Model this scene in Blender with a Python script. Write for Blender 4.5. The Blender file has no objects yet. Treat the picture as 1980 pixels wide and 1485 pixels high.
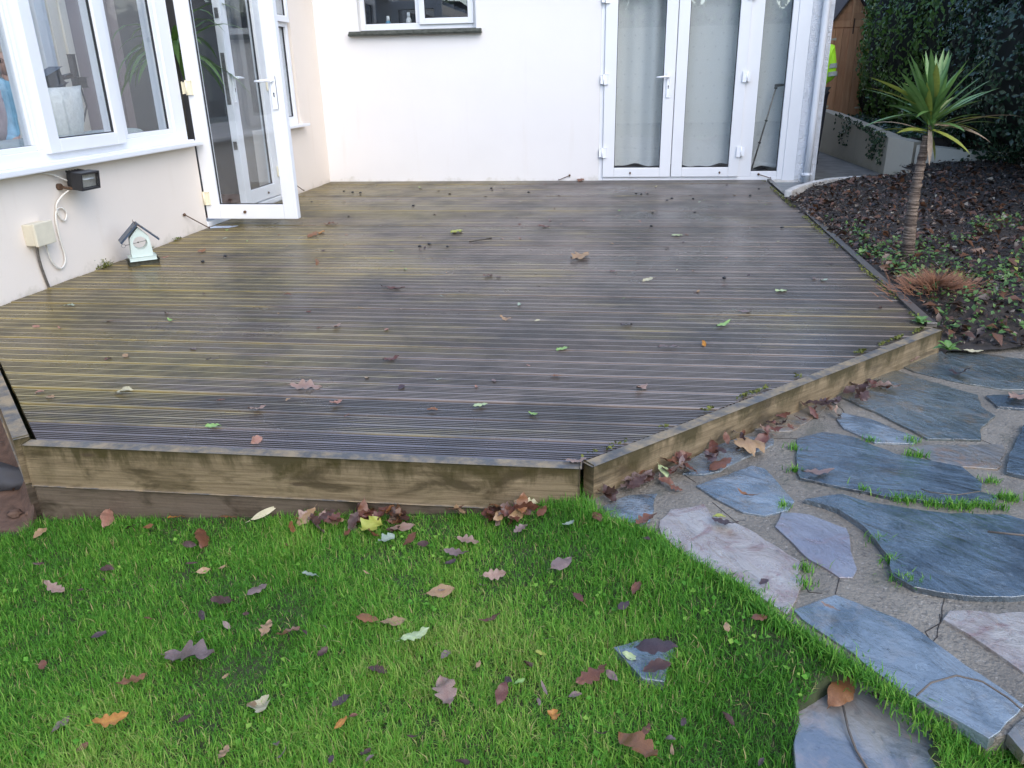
import bpy, bmesh, math, random
import numpy as np
from mathutils import Vector, Matrix, noise

random.seed(7); rng = np.random.default_rng(7)
S = bpy.context.scene
COL = S.collection

# ------------------------------------------------------------------ camera
FOC, PITCH, ROLL, YAW = 1510.55, .37608, -.02126, -.13641
CAM = Vector((3.354, -9.083, 1.12))
_f = Vector((math.sin(YAW)*math.cos(PITCH), math.cos(YAW)*math.cos(PITCH), -math.sin(PITCH)))
_r = Vector((math.cos(YAW), -math.sin(YAW), 0)); _u = _r.cross(_f)
RT = math.cos(ROLL)*_r + math.sin(ROLL)*_u
UP = -math.sin(ROLL)*_r + math.cos(ROLL)*_u
cd = bpy.data.cameras.new('camera'); cam = bpy.data.objects.new('camera', cd); COL.objects.link(cam)
m = Matrix((RT, UP, -_f)).transposed().to_4x4(); m.translation = CAM
cam.matrix_world = m
cd.sensor_fit = 'HORIZONTAL'; cd.sensor_width = 36; cd.lens = 36*FOC/1980; cd.clip_start = .02; cd.clip_end = 2000
S.camera = cam

# ------------------------------------------------------------------ light
SUN_AZ, SUN_EL = math.radians(146), math.radians(40)
w = bpy.data.worlds.new('World'); S.world = w; w.use_nodes = True
nt = w.node_tree
sky = nt.nodes.new('ShaderNodeTexSky'); sky.sky_type = 'NISHITA'; sky.sun_disc = False
sky.sun_elevation = SUN_EL; sky.sun_rotation = SUN_AZ; sky.air_density = 1.0; sky.dust_density = .8; sky.ozone_density = 1.6
nt.links.new(sky.outputs[0], nt.nodes['Background'].inputs[0]); nt.nodes['Background'].inputs[1].default_value = .15
sd = bpy.data.lights.new('sun', 'SUN'); sd.energy = .72; sd.angle = math.radians(60); sd.color = (1, .89, .76)
so = bpy.data.objects.new('sun', sd); COL.objects.link(so)
sv = Vector((math.sin(SUN_AZ)*math.cos(SUN_EL), math.cos(SUN_AZ)*math.cos(SUN_EL), math.sin(SUN_EL)))
so.rotation_euler = sv.to_track_quat('Z', 'Y').to_euler()
V = S.view_settings
V.view_transform = 'Standard'; V.look = 'None'; V.gamma = 1; V.exposure = 1.62; V.use_curve_mapping = False
S.cycles.max_bounces = 6; S.cycles.transparent_max_bounces = 12

# ------------------------------------------------------------------ helpers
def P(px, py, x=None, y=None, z=None):
    """point where the sight line of a photo pixel meets a real plane of the place"""
    d = _f + RT*((px-990)/FOC) - UP*((py-742.5)/FOC)
    t = (z-CAM.z)/d.z if z is not None else (y-CAM.y)/d.y if y is not None else (x-CAM.x)/d.x
    return CAM + d*t

PZ = -.112   # level of the path's mortar
PATH_EDGE = [(1128, 962), (1180, 1006), (1270, 1032), (1330, 1078), (1400, 1112), (1450, 1140), (1485, 1178), (1560, 1222), (1630, 1268), (1700, 1312), (1790, 1366), (1915, 1428), (2010, 1405)]
EDGE_W = [P(a, b, z=PZ) for a, b in PATH_EDGE]
def lawn_z(x, y):
    """lawn level: a gentle slope, rising to meet the edge of the path"""
    xa, ya = np.asarray(x, float), np.asarray(y, float)
    z = -.29 + .075*(xa-1.42) + .10*(ya+6.95); d = np.full(xa.shape, 9.0)
    for a, b in zip(EDGE_W[:9], EDGE_W[1:10]):
        ex, ey = b.x-a.x, b.y-a.y; t = np.clip(((xa-a.x)*ex+(ya-a.y)*ey)/(ex*ex+ey*ey), 0, 1)
        d = np.minimum(d, np.hypot(xa-a.x-ex*t, ya-a.y-ey*t))
    k = np.clip(1-d/.34, 0, 1); k = k*k*(3-2*k); z = z+(np.maximum(z, PZ-.006)-z)*k
    return float(z) if z.ndim == 0 else z
def PL(px, py, up=0.0):
    z = -.25
    for _ in range(6):
        p = P(px, py, z=z+up); z = lawn_z(p.x, p.y)
    return P(px, py, z=z+up)

class NT:
    def __init__(s, name):
        s.m = bpy.data.materials.new(name); s.m.use_nodes = True; s.t = s.m.node_tree
        s.b = s.t.nodes['Principled BSDF']; s.out = s.t.nodes['Material Output']; s._c = None
    def n(s, typ, **k):
        x = s.t.nodes.new(typ)
        for a, v in k.items(): setattr(x, a, v)
        return x
    def l(s, a, b): s.t.links.new(a, b)
    def co(s, kind='Object', scale=(1, 1, 1), rot=(0, 0, 0)):
        if s._c is None: s._c = s.n('ShaderNodeTexCoord')
        mp = s.n('ShaderNodeMapping'); mp.inputs['Scale'].default_value = scale; mp.inputs['Rotation'].default_value = rot
        s.l(s._c.outputs[kind], mp.inputs[0]); return mp.outputs[0]
    def noise(s, co, scale, detail=4, rough=.55, dist=0):
        x = s.n('ShaderNodeTexNoise'); s.l(co, x.inputs['Vector']); x.inputs['Scale'].default_value = scale
        x.inputs['Detail'].default_value = detail; x.inputs['Roughness'].default_value = rough; x.inputs['Distortion'].default_value = dist
        return x.outputs[0]
    def ramp(s, f, stops):
        x = s.n('ShaderNodeValToRGB'); s.l(f, x.inputs[0]); e = x.color_ramp.elements
        while len(e) < len(stops): e.new(.5)
        for i, (p, c) in enumerate(stops):
            e[i].position = p; e[i].color = (c, c, c, 1) if not hasattr(c, '__len__') else (*c, 1)
        return x.outputs[0]
    def mix(s, f, a, b, typ='MIX'):
        x = s.n('ShaderNodeMix', data_type='RGBA', blend_type=typ)
        for i, v in ((0, f), (6, a), (7, b)):
            if hasattr(v, 'is_linked') or isinstance(v, bpy.types.NodeSocket): s.l(v, x.inputs[i])
            else: x.inputs[i].default_value = v if i == 0 else (*v, 1)
        return x.outputs[2]
    def math(s, op, a, b=0.0, clamp=False):
        x = s.n('ShaderNodeMath', operation=op, use_clamp=clamp)
        for i, v in enumerate((a, b)):
            if isinstance(v, bpy.types.NodeSocket): s.l(v, x.inputs[i])
            else: x.inputs[i].default_value = v
        return x.outputs[0]
    def attr(s, name):
        x = s.n('ShaderNodeAttribute'); x.attribute_name = name; return x
    def rnd(s): return s.n('ShaderNodeObjectInfo').outputs['Random']
    def sep(s, v, i):
        x = s.n('ShaderNodeSeparateXYZ'); s.l(v, x.inputs[0]); return x.outputs[i]
    def col(s, c):
        if isinstance(c, bpy.types.NodeSocket): s.l(c, s.b.inputs['Base Color'])
        else: s.b.inputs['Base Color'].default_value = (*c, 1)
    def rough(s, v):
        if isinstance(v, bpy.types.NodeSocket): s.l(v, s.b.inputs['Roughness'])
        else: s.b.inputs['Roughness'].default_value = v
    def bump(s, h, strength=.3, dist=.01):
        x = s.n('ShaderNodeBump'); x.inputs['Strength'].default_value = strength; x.inputs['Distance'].default_value = dist
        s.l(h, x.inputs['Height']); s.l(x.outputs[0], s.b.inputs['Normal'])

def simple(name, c, rough=.5, var=.12, scale=8, bump=0, bscale=60, spec=.5, metal=0, trans=0):
    k = NT(name); co = k.co()
    n = k.noise(co, scale)
    d = tuple(v*(1-var) for v in c); e = tuple(min(1, v*(1+var)) for v in c)
    k.col(k.ramp(n, [(.3, d), (.7, e)])); k.rough(rough)
    k.b.inputs['Specular IOR Level'].default_value = spec; k.b.inputs['Metallic'].default_value = metal
    if bump: k.bump(k.noise(co, bscale, 3), bump, .005)
    if trans:
        t = k.n('ShaderNodeBsdfTranslucent'); t.inputs[0].default_value = (*c, 1)
        mx = k.n('ShaderNodeMixShader'); mx.inputs[0].default_value = trans
        k.l(k.b.outputs[0], mx.inputs[1]); k.l(t.outputs[0], mx.inputs[2]); k.l(mx.outputs[0], k.out.inputs[0])
    return k.m

class MB:
    """collects shapes and links them as one mesh object"""
    def __init__(s): s.bm = bmesh.new()
    def box(s, a, b, bevel=0, seg=2):
        r = bmesh.ops.create_cube(s.bm, size=1)
        a, b = Vector(a), Vector(b); c = (a+b)/2; d = b-a
        for v in r['verts']: v.co = Vector((c.x+v.co.x*d.x, c.y+v.co.y*d.y, c.z+v.co.z*d.z))
        if bevel:
            es = {e for v in r['verts'] for e in v.link_edges}
            bmesh.ops.bevel(s.bm, geom=list(es), offset=bevel, segments=seg, affect='EDGES', profile=.6)
        return s
    def obox(s, c, ux, uy, uz, sx, sy, sz, bevel=0):
        """oriented box: centre, three unit axes, full sizes"""
        r = bmesh.ops.create_cube(s.bm, size=1)
        c, ux, uy, uz = map(Vector, (c, ux, uy, uz))
        for v in r['verts']: v.co = c + ux*(v.co.x*sx) + uy*(v.co.y*sy) + uz*(v.co.z*sz)
        if bevel:
            es = {e for v in r['verts'] for e in v.link_edges}
            bmesh.ops.bevel(s.bm, geom=list(es), offset=bevel, segments=2, affect='EDGES', profile=.6)
        return s
    def tube(s, pts, rad, seg=8, cap=True):
        pts = [Vector(p) for p in pts]; n = len(pts)
        rads = rad if hasattr(rad, '__len__') else [rad]*n
        rings = []; ref = None
        for i, p in enumerate(pts):
            t = (pts[min(i+1, n-1)]-pts[max(i-1, 0)]).normalized()
            if ref is None: ref = t.orthogonal().normalized()
            ref = (ref - t*ref.dot(t)).normalized(); b = t.cross(ref)
            rings.append([s.bm.verts.new(p+(ref*math.cos(2*math.pi*k/seg)+b*math.sin(2*math.pi*k/seg))*rads[i]) for k in range(seg)])
        for i in range(n-1):
            for k in range(seg):
                f = s.bm.faces.new((rings[i][k], rings[i][(k+1) % seg], rings[i+1][(k+1) % seg], rings[i+1][k])); f.smooth = True
        if cap: s.bm.faces.new(rings[0][::-1]); s.bm.faces.new(rings[-1])
        return s
    def ball(s, c, r, sc=(1, 1, 1), sub=2, jit=0):
        q = bmesh.ops.create_icosphere(s.bm, subdivisions=sub, radius=1)
        for v in q['verts']:
            k = 1+jit*noise.noise(v.co*2.3+Vector(c)*7)
            v.co = Vector((c[0]+v.co.x*r*sc[0]*k, c[1]+v.co.y*r*sc[1]*k, c[2]+v.co.z*r*sc[2]*k))
            for f in v.link_faces: f.smooth = True
        return s
    def poly(s, pts, t):
        """prism: closed outline pts (3D, top) extruded by vector t"""
        t = Vector(t); a = [s.bm.verts.new(Vector(p)) for p in pts]; b = [s.bm.verts.new(Vector(p)+t) for p in pts]
        n = len(a); s.bm.faces.new(a); s.bm.faces.new(b[::-1])
        for i in range(n): s.bm.faces.new((a[i], b[i], b[(i+1) % n], a[(i+1) % n]))
        return s
    def mesh(s, name, recalc=True):
        if recalc: bmesh.ops.recalc_face_normals(s.bm, faces=s.bm.faces)
        me = bpy.data.meshes.new(name); s.bm.to_mesh(me); s.bm.free(); return me
    def build(s, name, mat, parent=None, recalc=True):
        return link(name, s.mesh(name, recalc), mat, parent)

def link(name, me, mat, parent=None):
    o = bpy.data.objects.new(name, me); COL.objects.link(o)
    if mat is not None:
        if len(me.materials) == 0: me.materials.append(mat)
        else:
            o.material_slots[0].link = 'OBJECT'; o.material_slots[0].material = mat
    if parent is not None:
        o.parent = parent
        o.matrix_parent_inverse = Matrix.Translation(parent.location).inverted() if parent.type == 'EMPTY' else Matrix()
    return o
def tag(o, label=None, cat=None, group=None, kind=None):
    for k, v in (('label', label), ('category', cat), ('group', group), ('kind', kind)):
        if v: o[k] = v
    return o
def thing(name, loc, label, cat, group=None):
    o = bpy.data.objects.new(name, None); COL.objects.link(o); o.location = loc; o.empty_display_size = .05
    return tag(o, label, cat, group)
def np_mesh(name, verts, faces, attrs=None):
    me = bpy.data.meshes.new(name); verts = np.asarray(verts, np.float32); faces = np.asarray(faces, np.int32)
    k = faces.shape[1]
    me.vertices.add(len(verts)); me.vertices.foreach_set('co', verts.ravel())
    me.loops.add(faces.size); me.loops.foreach_set('vertex_index', faces.ravel())
    me.polygons.add(len(faces)); me.polygons.foreach_set('loop_start', np.arange(0, faces.size, k, dtype=np.int32))
    me.polygons.foreach_set('loop_total', np.full(len(faces), k, np.int32))
    for a, v in (attrs or {}).items():
        at = me.attributes.new(a, 'FLOAT', 'POINT'); at.data.foreach_set('value', np.asarray(v, np.float32))
    me.update(); me.validate(); return me
def inpoly(x, y, poly):
    x = np.asarray(x); y = np.asarray(y); r = np.zeros(x.shape, bool); n = len(poly)
    for i in range(n):
        x0, y0 = poly[i][0], poly[i][1]; x1, y1 = poly[(i+1) % n][0], poly[(i+1) % n][1]
        c = ((y0 > y) != (y1 > y)) & (x < (x1-x0)*(y-y0)/((y1-y0) or 1e-9)+x0); r ^= c
    return r

# ------------------------------------------------------------------ materials
def wall_mat(name, c, stain, bscale=90, bstr=.12, rough=.75, dist=.006):
    k = NT(name); co = k.co()
    big = k.noise(co, .9, 3); st = k.noise(k.co(scale=(5, 5, .5)), 1.6, 5)
    base = k.mix(k.ramp(big, [(.35, 0), (.75, 1)]), c, tuple(v*.95 for v in c))
    c_ = k.mix(k.ramp(st, [(.60, 0), (.85, .20)]), base, stain)
    z_ = k.sep(k._c.outputs['Object'], 2); sp = k.math('SUBTRACT', k.noise(co, 6, 6, .7), k.math('MULTIPLY', z_, 3.2))   # dirt splashed up from the boards
    c_ = k.mix(k.ramp(sp, [(.42, 0), (.62, .34)]), c_, (.30, .26, .15))
    c_ = k.mix(k.ramp(k.noise(co, 30, 4, .7), [(.66, 0), (.74, .14)]), c_, stain)
    k.col(c_); k.rough(rough)
    h = k.math('ADD', k.noise(co, bscale, 4, .6), k.math('MULTIPLY', k.noise(co, 7, 3), 2.0))
    k.bump(h, bstr, dist); return k.m
M = {}
M['white_wall'] = wall_mat('white masonry paint', (.765, .74, .715), (.60, .52, .42))
M['cream_wall'] = wall_mat('cream masonry paint', (.79, .705, .615), (.58, .45, .32))
M['roughcast'] = wall_mat('white roughcast', (.76, .77, .79), (.6, .58, .54), 75, 1.0, .85, .022)
M['upvc'] = simple('white upvc', (.77, .775, .785), .28, .02, 3)
M['upvc_old'] = simple('cream plastic', (.78, .71, .52), .35, .04, 9)
M['gasket'] = simple('black rubber gasket', (.02, .02, .022), .6)
M['metal'] = simple('dull steel', (.22, .2, .18), .45, .3, 60, metal=.8)
M['rust'] = simple('rusty steel', (.10, .055, .03), .8, .4, 60)
M['black'] = simple('black plastic', (.018, .018, .02), .42)
M['slate_sill'] = simple('weathered slate sill', (.075, .08, .066), .75, .45, 22, .5, 60)
k = NT('window glass'); k.t.nodes.remove(k.b)
tr = k.n('ShaderNodeBsdfTransparent'); tr.inputs[0].default_value = (.955, .968, .97, 1)
gl = k.n('ShaderNodeBsdfGlossy'); gl.inputs['Roughness'].default_value = .004
fr = k.n('ShaderNodeLayerWeight'); fr.inputs[0].default_value = .5
fm = k.math('ADD', k.math('MULTIPLY', k.math('POWER', fr.outputs['Facing'], 5.0), .9), .085, True)   # Schlick
mx = k.n('ShaderNodeMixShader'); k.l(fm, mx.inputs[0]); k.l(tr.outputs[0], mx.inputs[1]); k.l(gl.outputs[0], mx.inputs[2]); k.l(mx.outputs[0], k.out.inputs[0])
M['glass'] = k.m

def board_mat(name, wood, wood2, algae, amt):
    k = NT(name); co = k.co(); r = k.rnd()
    shift = k.n('ShaderNodeCombineXYZ'); k.l(k.math('MULTIPLY', r, 37.0), shift.inputs[0]); k.l(k.math('MULTIPLY', r, 11.0), shift.inputs[2])
    add = k.n('ShaderNodeVectorMath', operation='ADD'); k.l(k.co(scale=(1.2, 26, 26)), add.inputs[0]); k.l(shift.outputs[0], add.inputs[1])
    grain = k.noise(add.outputs[0], 2.4, 6, .65, .6)
    big = k.noise(k.co(scale=(1, 1.6, 1)), .75, 5, .6)
    c = k.mix(k.ramp(grain, [(.25, 0), (.75, 1)]), wood, wood2)
    c = k.mix(k.math('MULTIPLY', r, .75), c, tuple(v*.50 for v in wood))
    c = k.mix(k.ramp(k.math('FRACT', k.math('MULTIPLY', r, 7.3)), [(.6, 0), (1, .35)]), c, (.17, .115, .085))
    # algae: streaks along the boards, thicker on the side under the cream wall (that side stays damp)
    x = k.sep(k._c.outputs['Object'], 0)
    edge = k.math('SUBTRACT', 1.0, k.math('MULTIPLY', x, .30), True)
    st = k.noise(k.co(scale=(1.1, 9, 9)), 1.5, 5, .7, .4)
    v = k.math('ADD', k.math('ADD', k.math('MULTIPLY', big, .75), k.math('MULTIPLY', st, .65)), k.math('MULTIPLY', edge, .30))
    mask = k.ramp(v, [(.75, 0), (.95, 1)])
    c = k.mix(k.math('MULTIPLY', mask, amt), c, algae)
    dirt = k.noise(co, 2.2, 6, .7)
    c = k.mix(k.ramp(dirt, [(.48, 0), (.66, .65)]), c, (.030, .030, .027))
    k.col(c)
    wet = k.noise(co, 1.1, 4, .6)
    k.rough(k.ramp(wet, [(.35, .22), (.65, .50)])); k.b.inputs['Specular IOR Level'].default_value = .6; k.b.inputs['Coat Weight'].default_value = .28; k.b.inputs['Coat Roughness'].default_value = .24
    k.bump(k.math('ADD', grain, k.noise(co, 130, 3)), .35, .002); return k.m
M['deck'] = board_mat('wet grooved decking', (.118, .086, .066), (.255, .198, .16), (.29, .22, .055), .72)
M['deck_new'] = board_mat('newer reddish decking', (.10, .07, .066), (.165, .125, .12), (.15, .125, .075), .12)
M['groove'] = simple('grime and painted shade in the board grooves', (.026, .022, .016), .6, .5, 14)  # grime on the groove floors, plus groove shade painted onto their walls
M['deck_edge'] = board_mat('grey weathered edge board', (.10, .097, .088), (.17, .165, .15), (.13, .12, .06), .5)
def fascia_mat(name, a, b, alg, top):
    k = NT(name); co = k.co()
    gr = k.noise(k.co(scale=(1.3, 1.3, 55)), 1.9, 7, .68, .5)
    fine = k.noise(k.co(scale=(5, 5, 150)), 1.6, 5, .7, .5)
    c = k.mix(k.ramp(gr, [(.3, 0), (.7, 1)]), a, b); c = k.mix(k.ramp(fine, [(.30, .55), (.52, 0)]), c, tuple(v*.5 for v in a))
    n = k.noise(k.co(scale=(1.6, 1.6, 4.2)), 2.6, 8, .62, .8)
    c = k.mix(k.ramp(n, [(.36, .85), (.50, 0)]), c, tuple(v*.42 for v in a))
    z_ = k.sep(k._c.outputs['Object'], 2); n2 = k.noise(k.co(scale=(1.0, 1.0, .35)), 6, 6, .7, .5)
    tide = k.math('ADD', k.math('MULTIPLY', n2, 1.0), k.math('MULTIPLY', z_, 2.7))   # water soaks in from the top edge
    c = k.mix(k.ramp(tide, [(.33, 0), (.50, .95)]), c, alg)
    c = k.mix(k.ramp(k.noise(k.co(scale=(1, 1, .5)), 9, 5, .7), [(.52, 0), (.72, .5)]), c, alg)
    nz = k.n('ShaderNodeNewGeometry'); up = k.sep(nz.outputs['Normal'], 2)
    c = k.mix(k.ramp(up, [(.6, 0), (.95, 1)]), c, k.mix(k.ramp(k.noise(k.co(scale=(1.5, 1.5, 1)), 9, 6, .7), [(.4, 0), (.62, 1)]), top, b))   # upward faces take the grey top colour, patched with plank tone
    vo = k.n('ShaderNodeTexVoronoi'); k.l(k.co(scale=(2.3, 2.3, 9)), vo.inputs['Vector']); vo.inputs['Scale'].default_value = 1.6
    c = k.mix(k.ramp(vo.outputs['Distance'], [(.06, .85), (.13, 0)]), c, (.06, .04, .022))
    k.col(c); k.rough(k.ramp(n, [(.4, .45), (.6, .7)])); k.bump(k.math('ADD', gr, k.noise(co, 90, 3)), .4, .003); return k.m
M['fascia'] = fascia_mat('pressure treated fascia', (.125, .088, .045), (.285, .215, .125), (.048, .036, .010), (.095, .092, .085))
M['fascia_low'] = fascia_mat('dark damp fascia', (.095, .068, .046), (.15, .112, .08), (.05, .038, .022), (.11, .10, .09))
M['soil'] = simple('damp soil', (.032, .024, .018), .85, .5, 24, .8, 70)
M['red_soil'] = simple('reddish subsoil', (.11, .065, .045), .9, .35, 24, .8, 60)
M['turf_base'] = simple('turf soil', (.035, .045, .014), .9, .4, 20, .6, 60)

def slate_mat(name, a, b, vein, veinamt=.5, wet=(.12, .34), bs=1.0, sc=(3.6, 6.2, 5)):
    k = NT(name); co = k.co(); r = k.rnd()
    rot = k.n('ShaderNodeVectorRotate', rotation_type='Z_AXIS'); k.l(k._c.outputs['Object'], rot.inputs['Vector']); k.l(k.math('ADD', k.math('MULTIPLY', r, .8), .25), rot.inputs['Angle'])
    mp = k.n('ShaderNodeMapping'); mp.inputs['Scale'].default_value = sc; k.l(rot.outputs[0], mp.inputs[0])
    rip = k.noise(mp.outputs[0], 1.7, 7, .6, .9); big = k.noise(co, 5, 5, .6, .8)
    c = k.mix(k.ramp(big, [(.40, 0), (.58, 1)]), a, b)
    c = k.mix(k.ramp(k.noise(co, 9, 6, .65, 1.5), [(.52, 0), (.66, veinamt)]), c, vein)
    c = k.mix(k.ramp(rip, [(.33, .5), (.41, 0)]), c, tuple(v*.4 for v in a))
    k.col(c); k.rough(k.ramp(k.noise(co, 7, 5, .7), [(.38, wet[0]), (.62, wet[1])])); k.b.inputs['Specular IOR Level'].default_value = .9; k.b.inputs['IOR'].default_value = 1.6; k.b.inputs['Coat Weight'].default_value = 1; k.b.inputs['Coat IOR'].default_value = 1.75; k.b.inputs['Coat Roughness'].default_value = .1
    st = k.math('ADD', k.math('MULTIPLY', rip, 2.0), k.math('MULTIPLY', k.noise(co, 48, 6, .65), .7))
    c = k.mix(k.ramp(k.noise(co, 34, 5, .7), [(.60, 0), (.70, .7)]), c, tuple(v*.35 for v in a))
    c = k.mix(k.ramp(k.noise(co, 23, 6, .7, 1), [(.62, 0), (.74, .6)]), c, tuple(min(1, v*1.9) for v in b)); k.col(c)
    # cleaved layers: the height is stepped
    sn = k.math('SNAP', rip, .07); h = k.math('ADD', k.math('MULTIPLY', sn, 1.6), st)
    k.bump(h, .5*bs, .012); k.l(k.b.inputs['Normal'].links[0].from_socket, k.b.inputs['Coat Normal']); return k.m
M['slate_blue'] = slate_mat('wet blue slate', (.065, .088, .105), (.19, .225, .25), (.27, .22, .17), .35, (.06, .34))
M['slate_dark'] = slate_mat('dark wet slate', (.016, .026, .034), (.065, .092, .112), (.14, .16, .17), .4, (.05, .22), 1.25, (2.0, 6.5, 5))
M['slate_green'] = slate_mat('grey green slate', (.055, .07, .066), (.11, .125, .115), (.20, .13, .06), .6, (.1, .34))
M['slate_pink'] = slate_mat('pinkish white slate', (.27, .205, .165), (.37, .325, .275), (.20, .095, .07), .9, (.18, .42))
M['slate_mauve'] = slate_mat('mauve slate', (.15, .14, .165), (.20, .195, .215), (.19, .11, .10), .6, (.25, .45))
M['slate_rust'] = slate_mat('rusty slate', (.13, .12, .105), (.20, .17, .13), (.22, .12, .05), .8, (.25, .45))
M['slate_mottled'] = slate_mat('mottled grey slate', (.11, .125, .15), (.25, .23, .21), (.27, .20, .17), .6, (.3, .5), .6)
k = NT('sandy mortar'); co = k.co()
c = k.mix(k.ramp(k.noise(co, 4, 5), [(.35, 0), (.7, 1)]), (.16, .140, .112), (.245, .215, .17))
c = k.mix(k.ramp(k.noise(co, 75, 3), [(.56, 0), (.68, .7)]), c, (.075, .066, .055)); c = k.mix(k.ramp(k.noise(co, 95, 2), [(.62, 0), (.72, .6)]), c, (.36, .33, .29)); c = k.mix(k.ramp(k.noise(co, 7, 6, .7), [(.56, 0), (.7, .7)]), c, (.085, .085, .06))
c = k.mix(k.ramp(k.noise(co, 2.1, 5), [(.55, 0), (.75, .6)]), c, (.12, .115, .095))
k.col(c); k.rough(.7); k.bump(k.math('ADD', k.noise(co, 120, 4), k.noise(co, 14, 4)), .8, .010); M['mortar'] = k.m
M['concrete'] = simple('path concrete', (.15, .145, .135), .7, .3, 6, .4, 60)
M['tile'] = simple('slate paving tile', (.12, .135, .14), .4, .2, 6, .2, 60)

def leaf_mat(name, c, rib, rough=.45, trans=.0, mott=.35):
    k = NT(name); co = k.co(); a = k.attr('rib').outputs['Fac']; n = k.noise(co, 40, 4)
    d = tuple(v*(1-mott) for v in c)
    cc = k.mix(k.ramp(n, [(.3, 0), (.7, 1)]), d, c)
    cc = k.mix(k.ramp(k.noise(co, 26, 3), [(.6, 0), (.75, .6)]), cc, tuple(v*.45 for v in c))
    cc = k.mix(k.math('MULTIPLY', a, .45), cc, rib); k.col(cc); k.rough(rough)
    k.bump(n, .3, .002)
    if trans:
        t = k.n('ShaderNodeBsdfTranslucent'); k.l(cc, t.inputs[0]); q = k.n('ShaderNodeMixShader'); q.inputs[0].default_value = trans
        k.l(k.b.outputs[0], q.inputs[1]); k.l(t.outputs[0], q.inputs[2]); k.l(q.outputs[0], k.out.inputs[0])
    return k.m
LC = {  # colour word -> leaf material
 'pinkish tan': ((.33, .22, .165), (.22, .11, .08)), 'tan': ((.36, .23, .12), (.22, .12, .06)), 'rust': ((.17, .068, .034), (.12, .04, .02)),
 'orange brown': ((.24, .105, .04), (.16, .06, .02)), 'orange': ((.40, .17, .03), (.5, .25, .05)), 'dark brown': ((.075, .035, .025), (.05, .025, .02)),
 'mauve': ((.215, .15, .13), (.12, .075, .065)), 'dark purple': ((.07, .042, .042), (.05, .03, .03)), 'pale green': ((.42, .50, .24), (.5, .55, .34)),
 'light green': ((.25, .40, .10), (.35, .5, .2)), 'cream': ((.52, .47, .30), (.4, .34, .2)), 'grey green': ((.30, .36, .27), (.4, .42, .33)), 'salmon pink': ((.36, .19, .13), (.3, .12, .08)),
 'yellow green': ((.34, .36, .06), (.42, .4, .1)), 'dark red': ((.13, .048, .03), (.09, .03, .025))}
for n_, (c_, r_) in LC.items(): M['leaf '+n_] = leaf_mat('leaf '+n_, c_, r_, .42)

# ------------------------------------------------------------------ ground and lawn
gm = MB(); gm.box((-400, -400, -1.2), (400, 400, -.75)); tag(gm.build('ground', M['turf_base']), kind='structure')
path_poly = [P(a, b, z=PZ) for a, b in PATH_EDGE]
path_poly = [p.copy() for p in path_poly] + [Vector((7.5, -7.75, PZ)), Vector((7.5, -4.9, PZ)), Vector((5.3, -5.05, PZ)), Vector((4.78, -5.40, PZ)), Vector((3.27, -6.88, PZ))]
pp2 = [(p.x, p.y) for p in path_poly]

xs = np.concatenate([np.linspace(-6, .75, 28), np.linspace(.8, 4.6, 170), np.linspace(4.65, 9, 22)]); ys = np.concatenate([np.linspace(-16, -8.35, 26), np.linspace(-8.3, -6.6, 85), np.linspace(-6.5, -5.2, 8)]); nx, ny = len(xs), len(ys)
gx, gy = np.meshgrid(xs, ys); gz = lawn_z(gx, gy)
gz = np.maximum(gz, -.5)
bumps = np.array([[noise.noise(Vector((a*2.1, b*2.1, 0)))*.003 for a in xs] for b in ys]); gz = gz+bumps
inp = inpoly(gx, gy, pp2); gz = np.where(inp | (gx > 3.9) & (gy > -7.3), np.minimum(gz, -.30), gz)
dk = (gy > -6.9); gz = np.where(dk, np.minimum(gz, -.33), gz)
SLAB_PX = [(1541, 1376), (1585, 1342), (1666, 1310), (1704, 1329), (1734, 1359), (1793, 1376), (1804, 1414), (1819, 1495), (1819, 1525), (1535, 1525), (1539, 1414)]
sq = [(p.x, p.y) for p in (P(a, b, z=-.165) for a, b in SLAB_PX)]; cx_, cy_ = sum(p[0] for p in sq)/len(sq), sum(p[1] for p in sq)/len(sq); sq = [(cx_+(a-cx_)*.9, cy_+(b-cy_)*.9) for a, b in sq]; gz = np.where(inpoly(gx, gy, sq), np.minimum(gz, -.20), gz)
idx = np.arange(nx*ny).reshape(ny, nx)
fc = np.stack([idx[:-1, :-1], idx[:-1, 1:], idx[1:, 1:], idx[1:, :-1]], -1).reshape(-1, 4)
lo = link('lawn', np_mesh('lawn', np.stack([gx, gy, gz], -1).reshape(-1, 3), fc), M['turf_base']); tag(lo, kind='structure')
for p in lo.data.polygons: p.use_smooth = True

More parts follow.
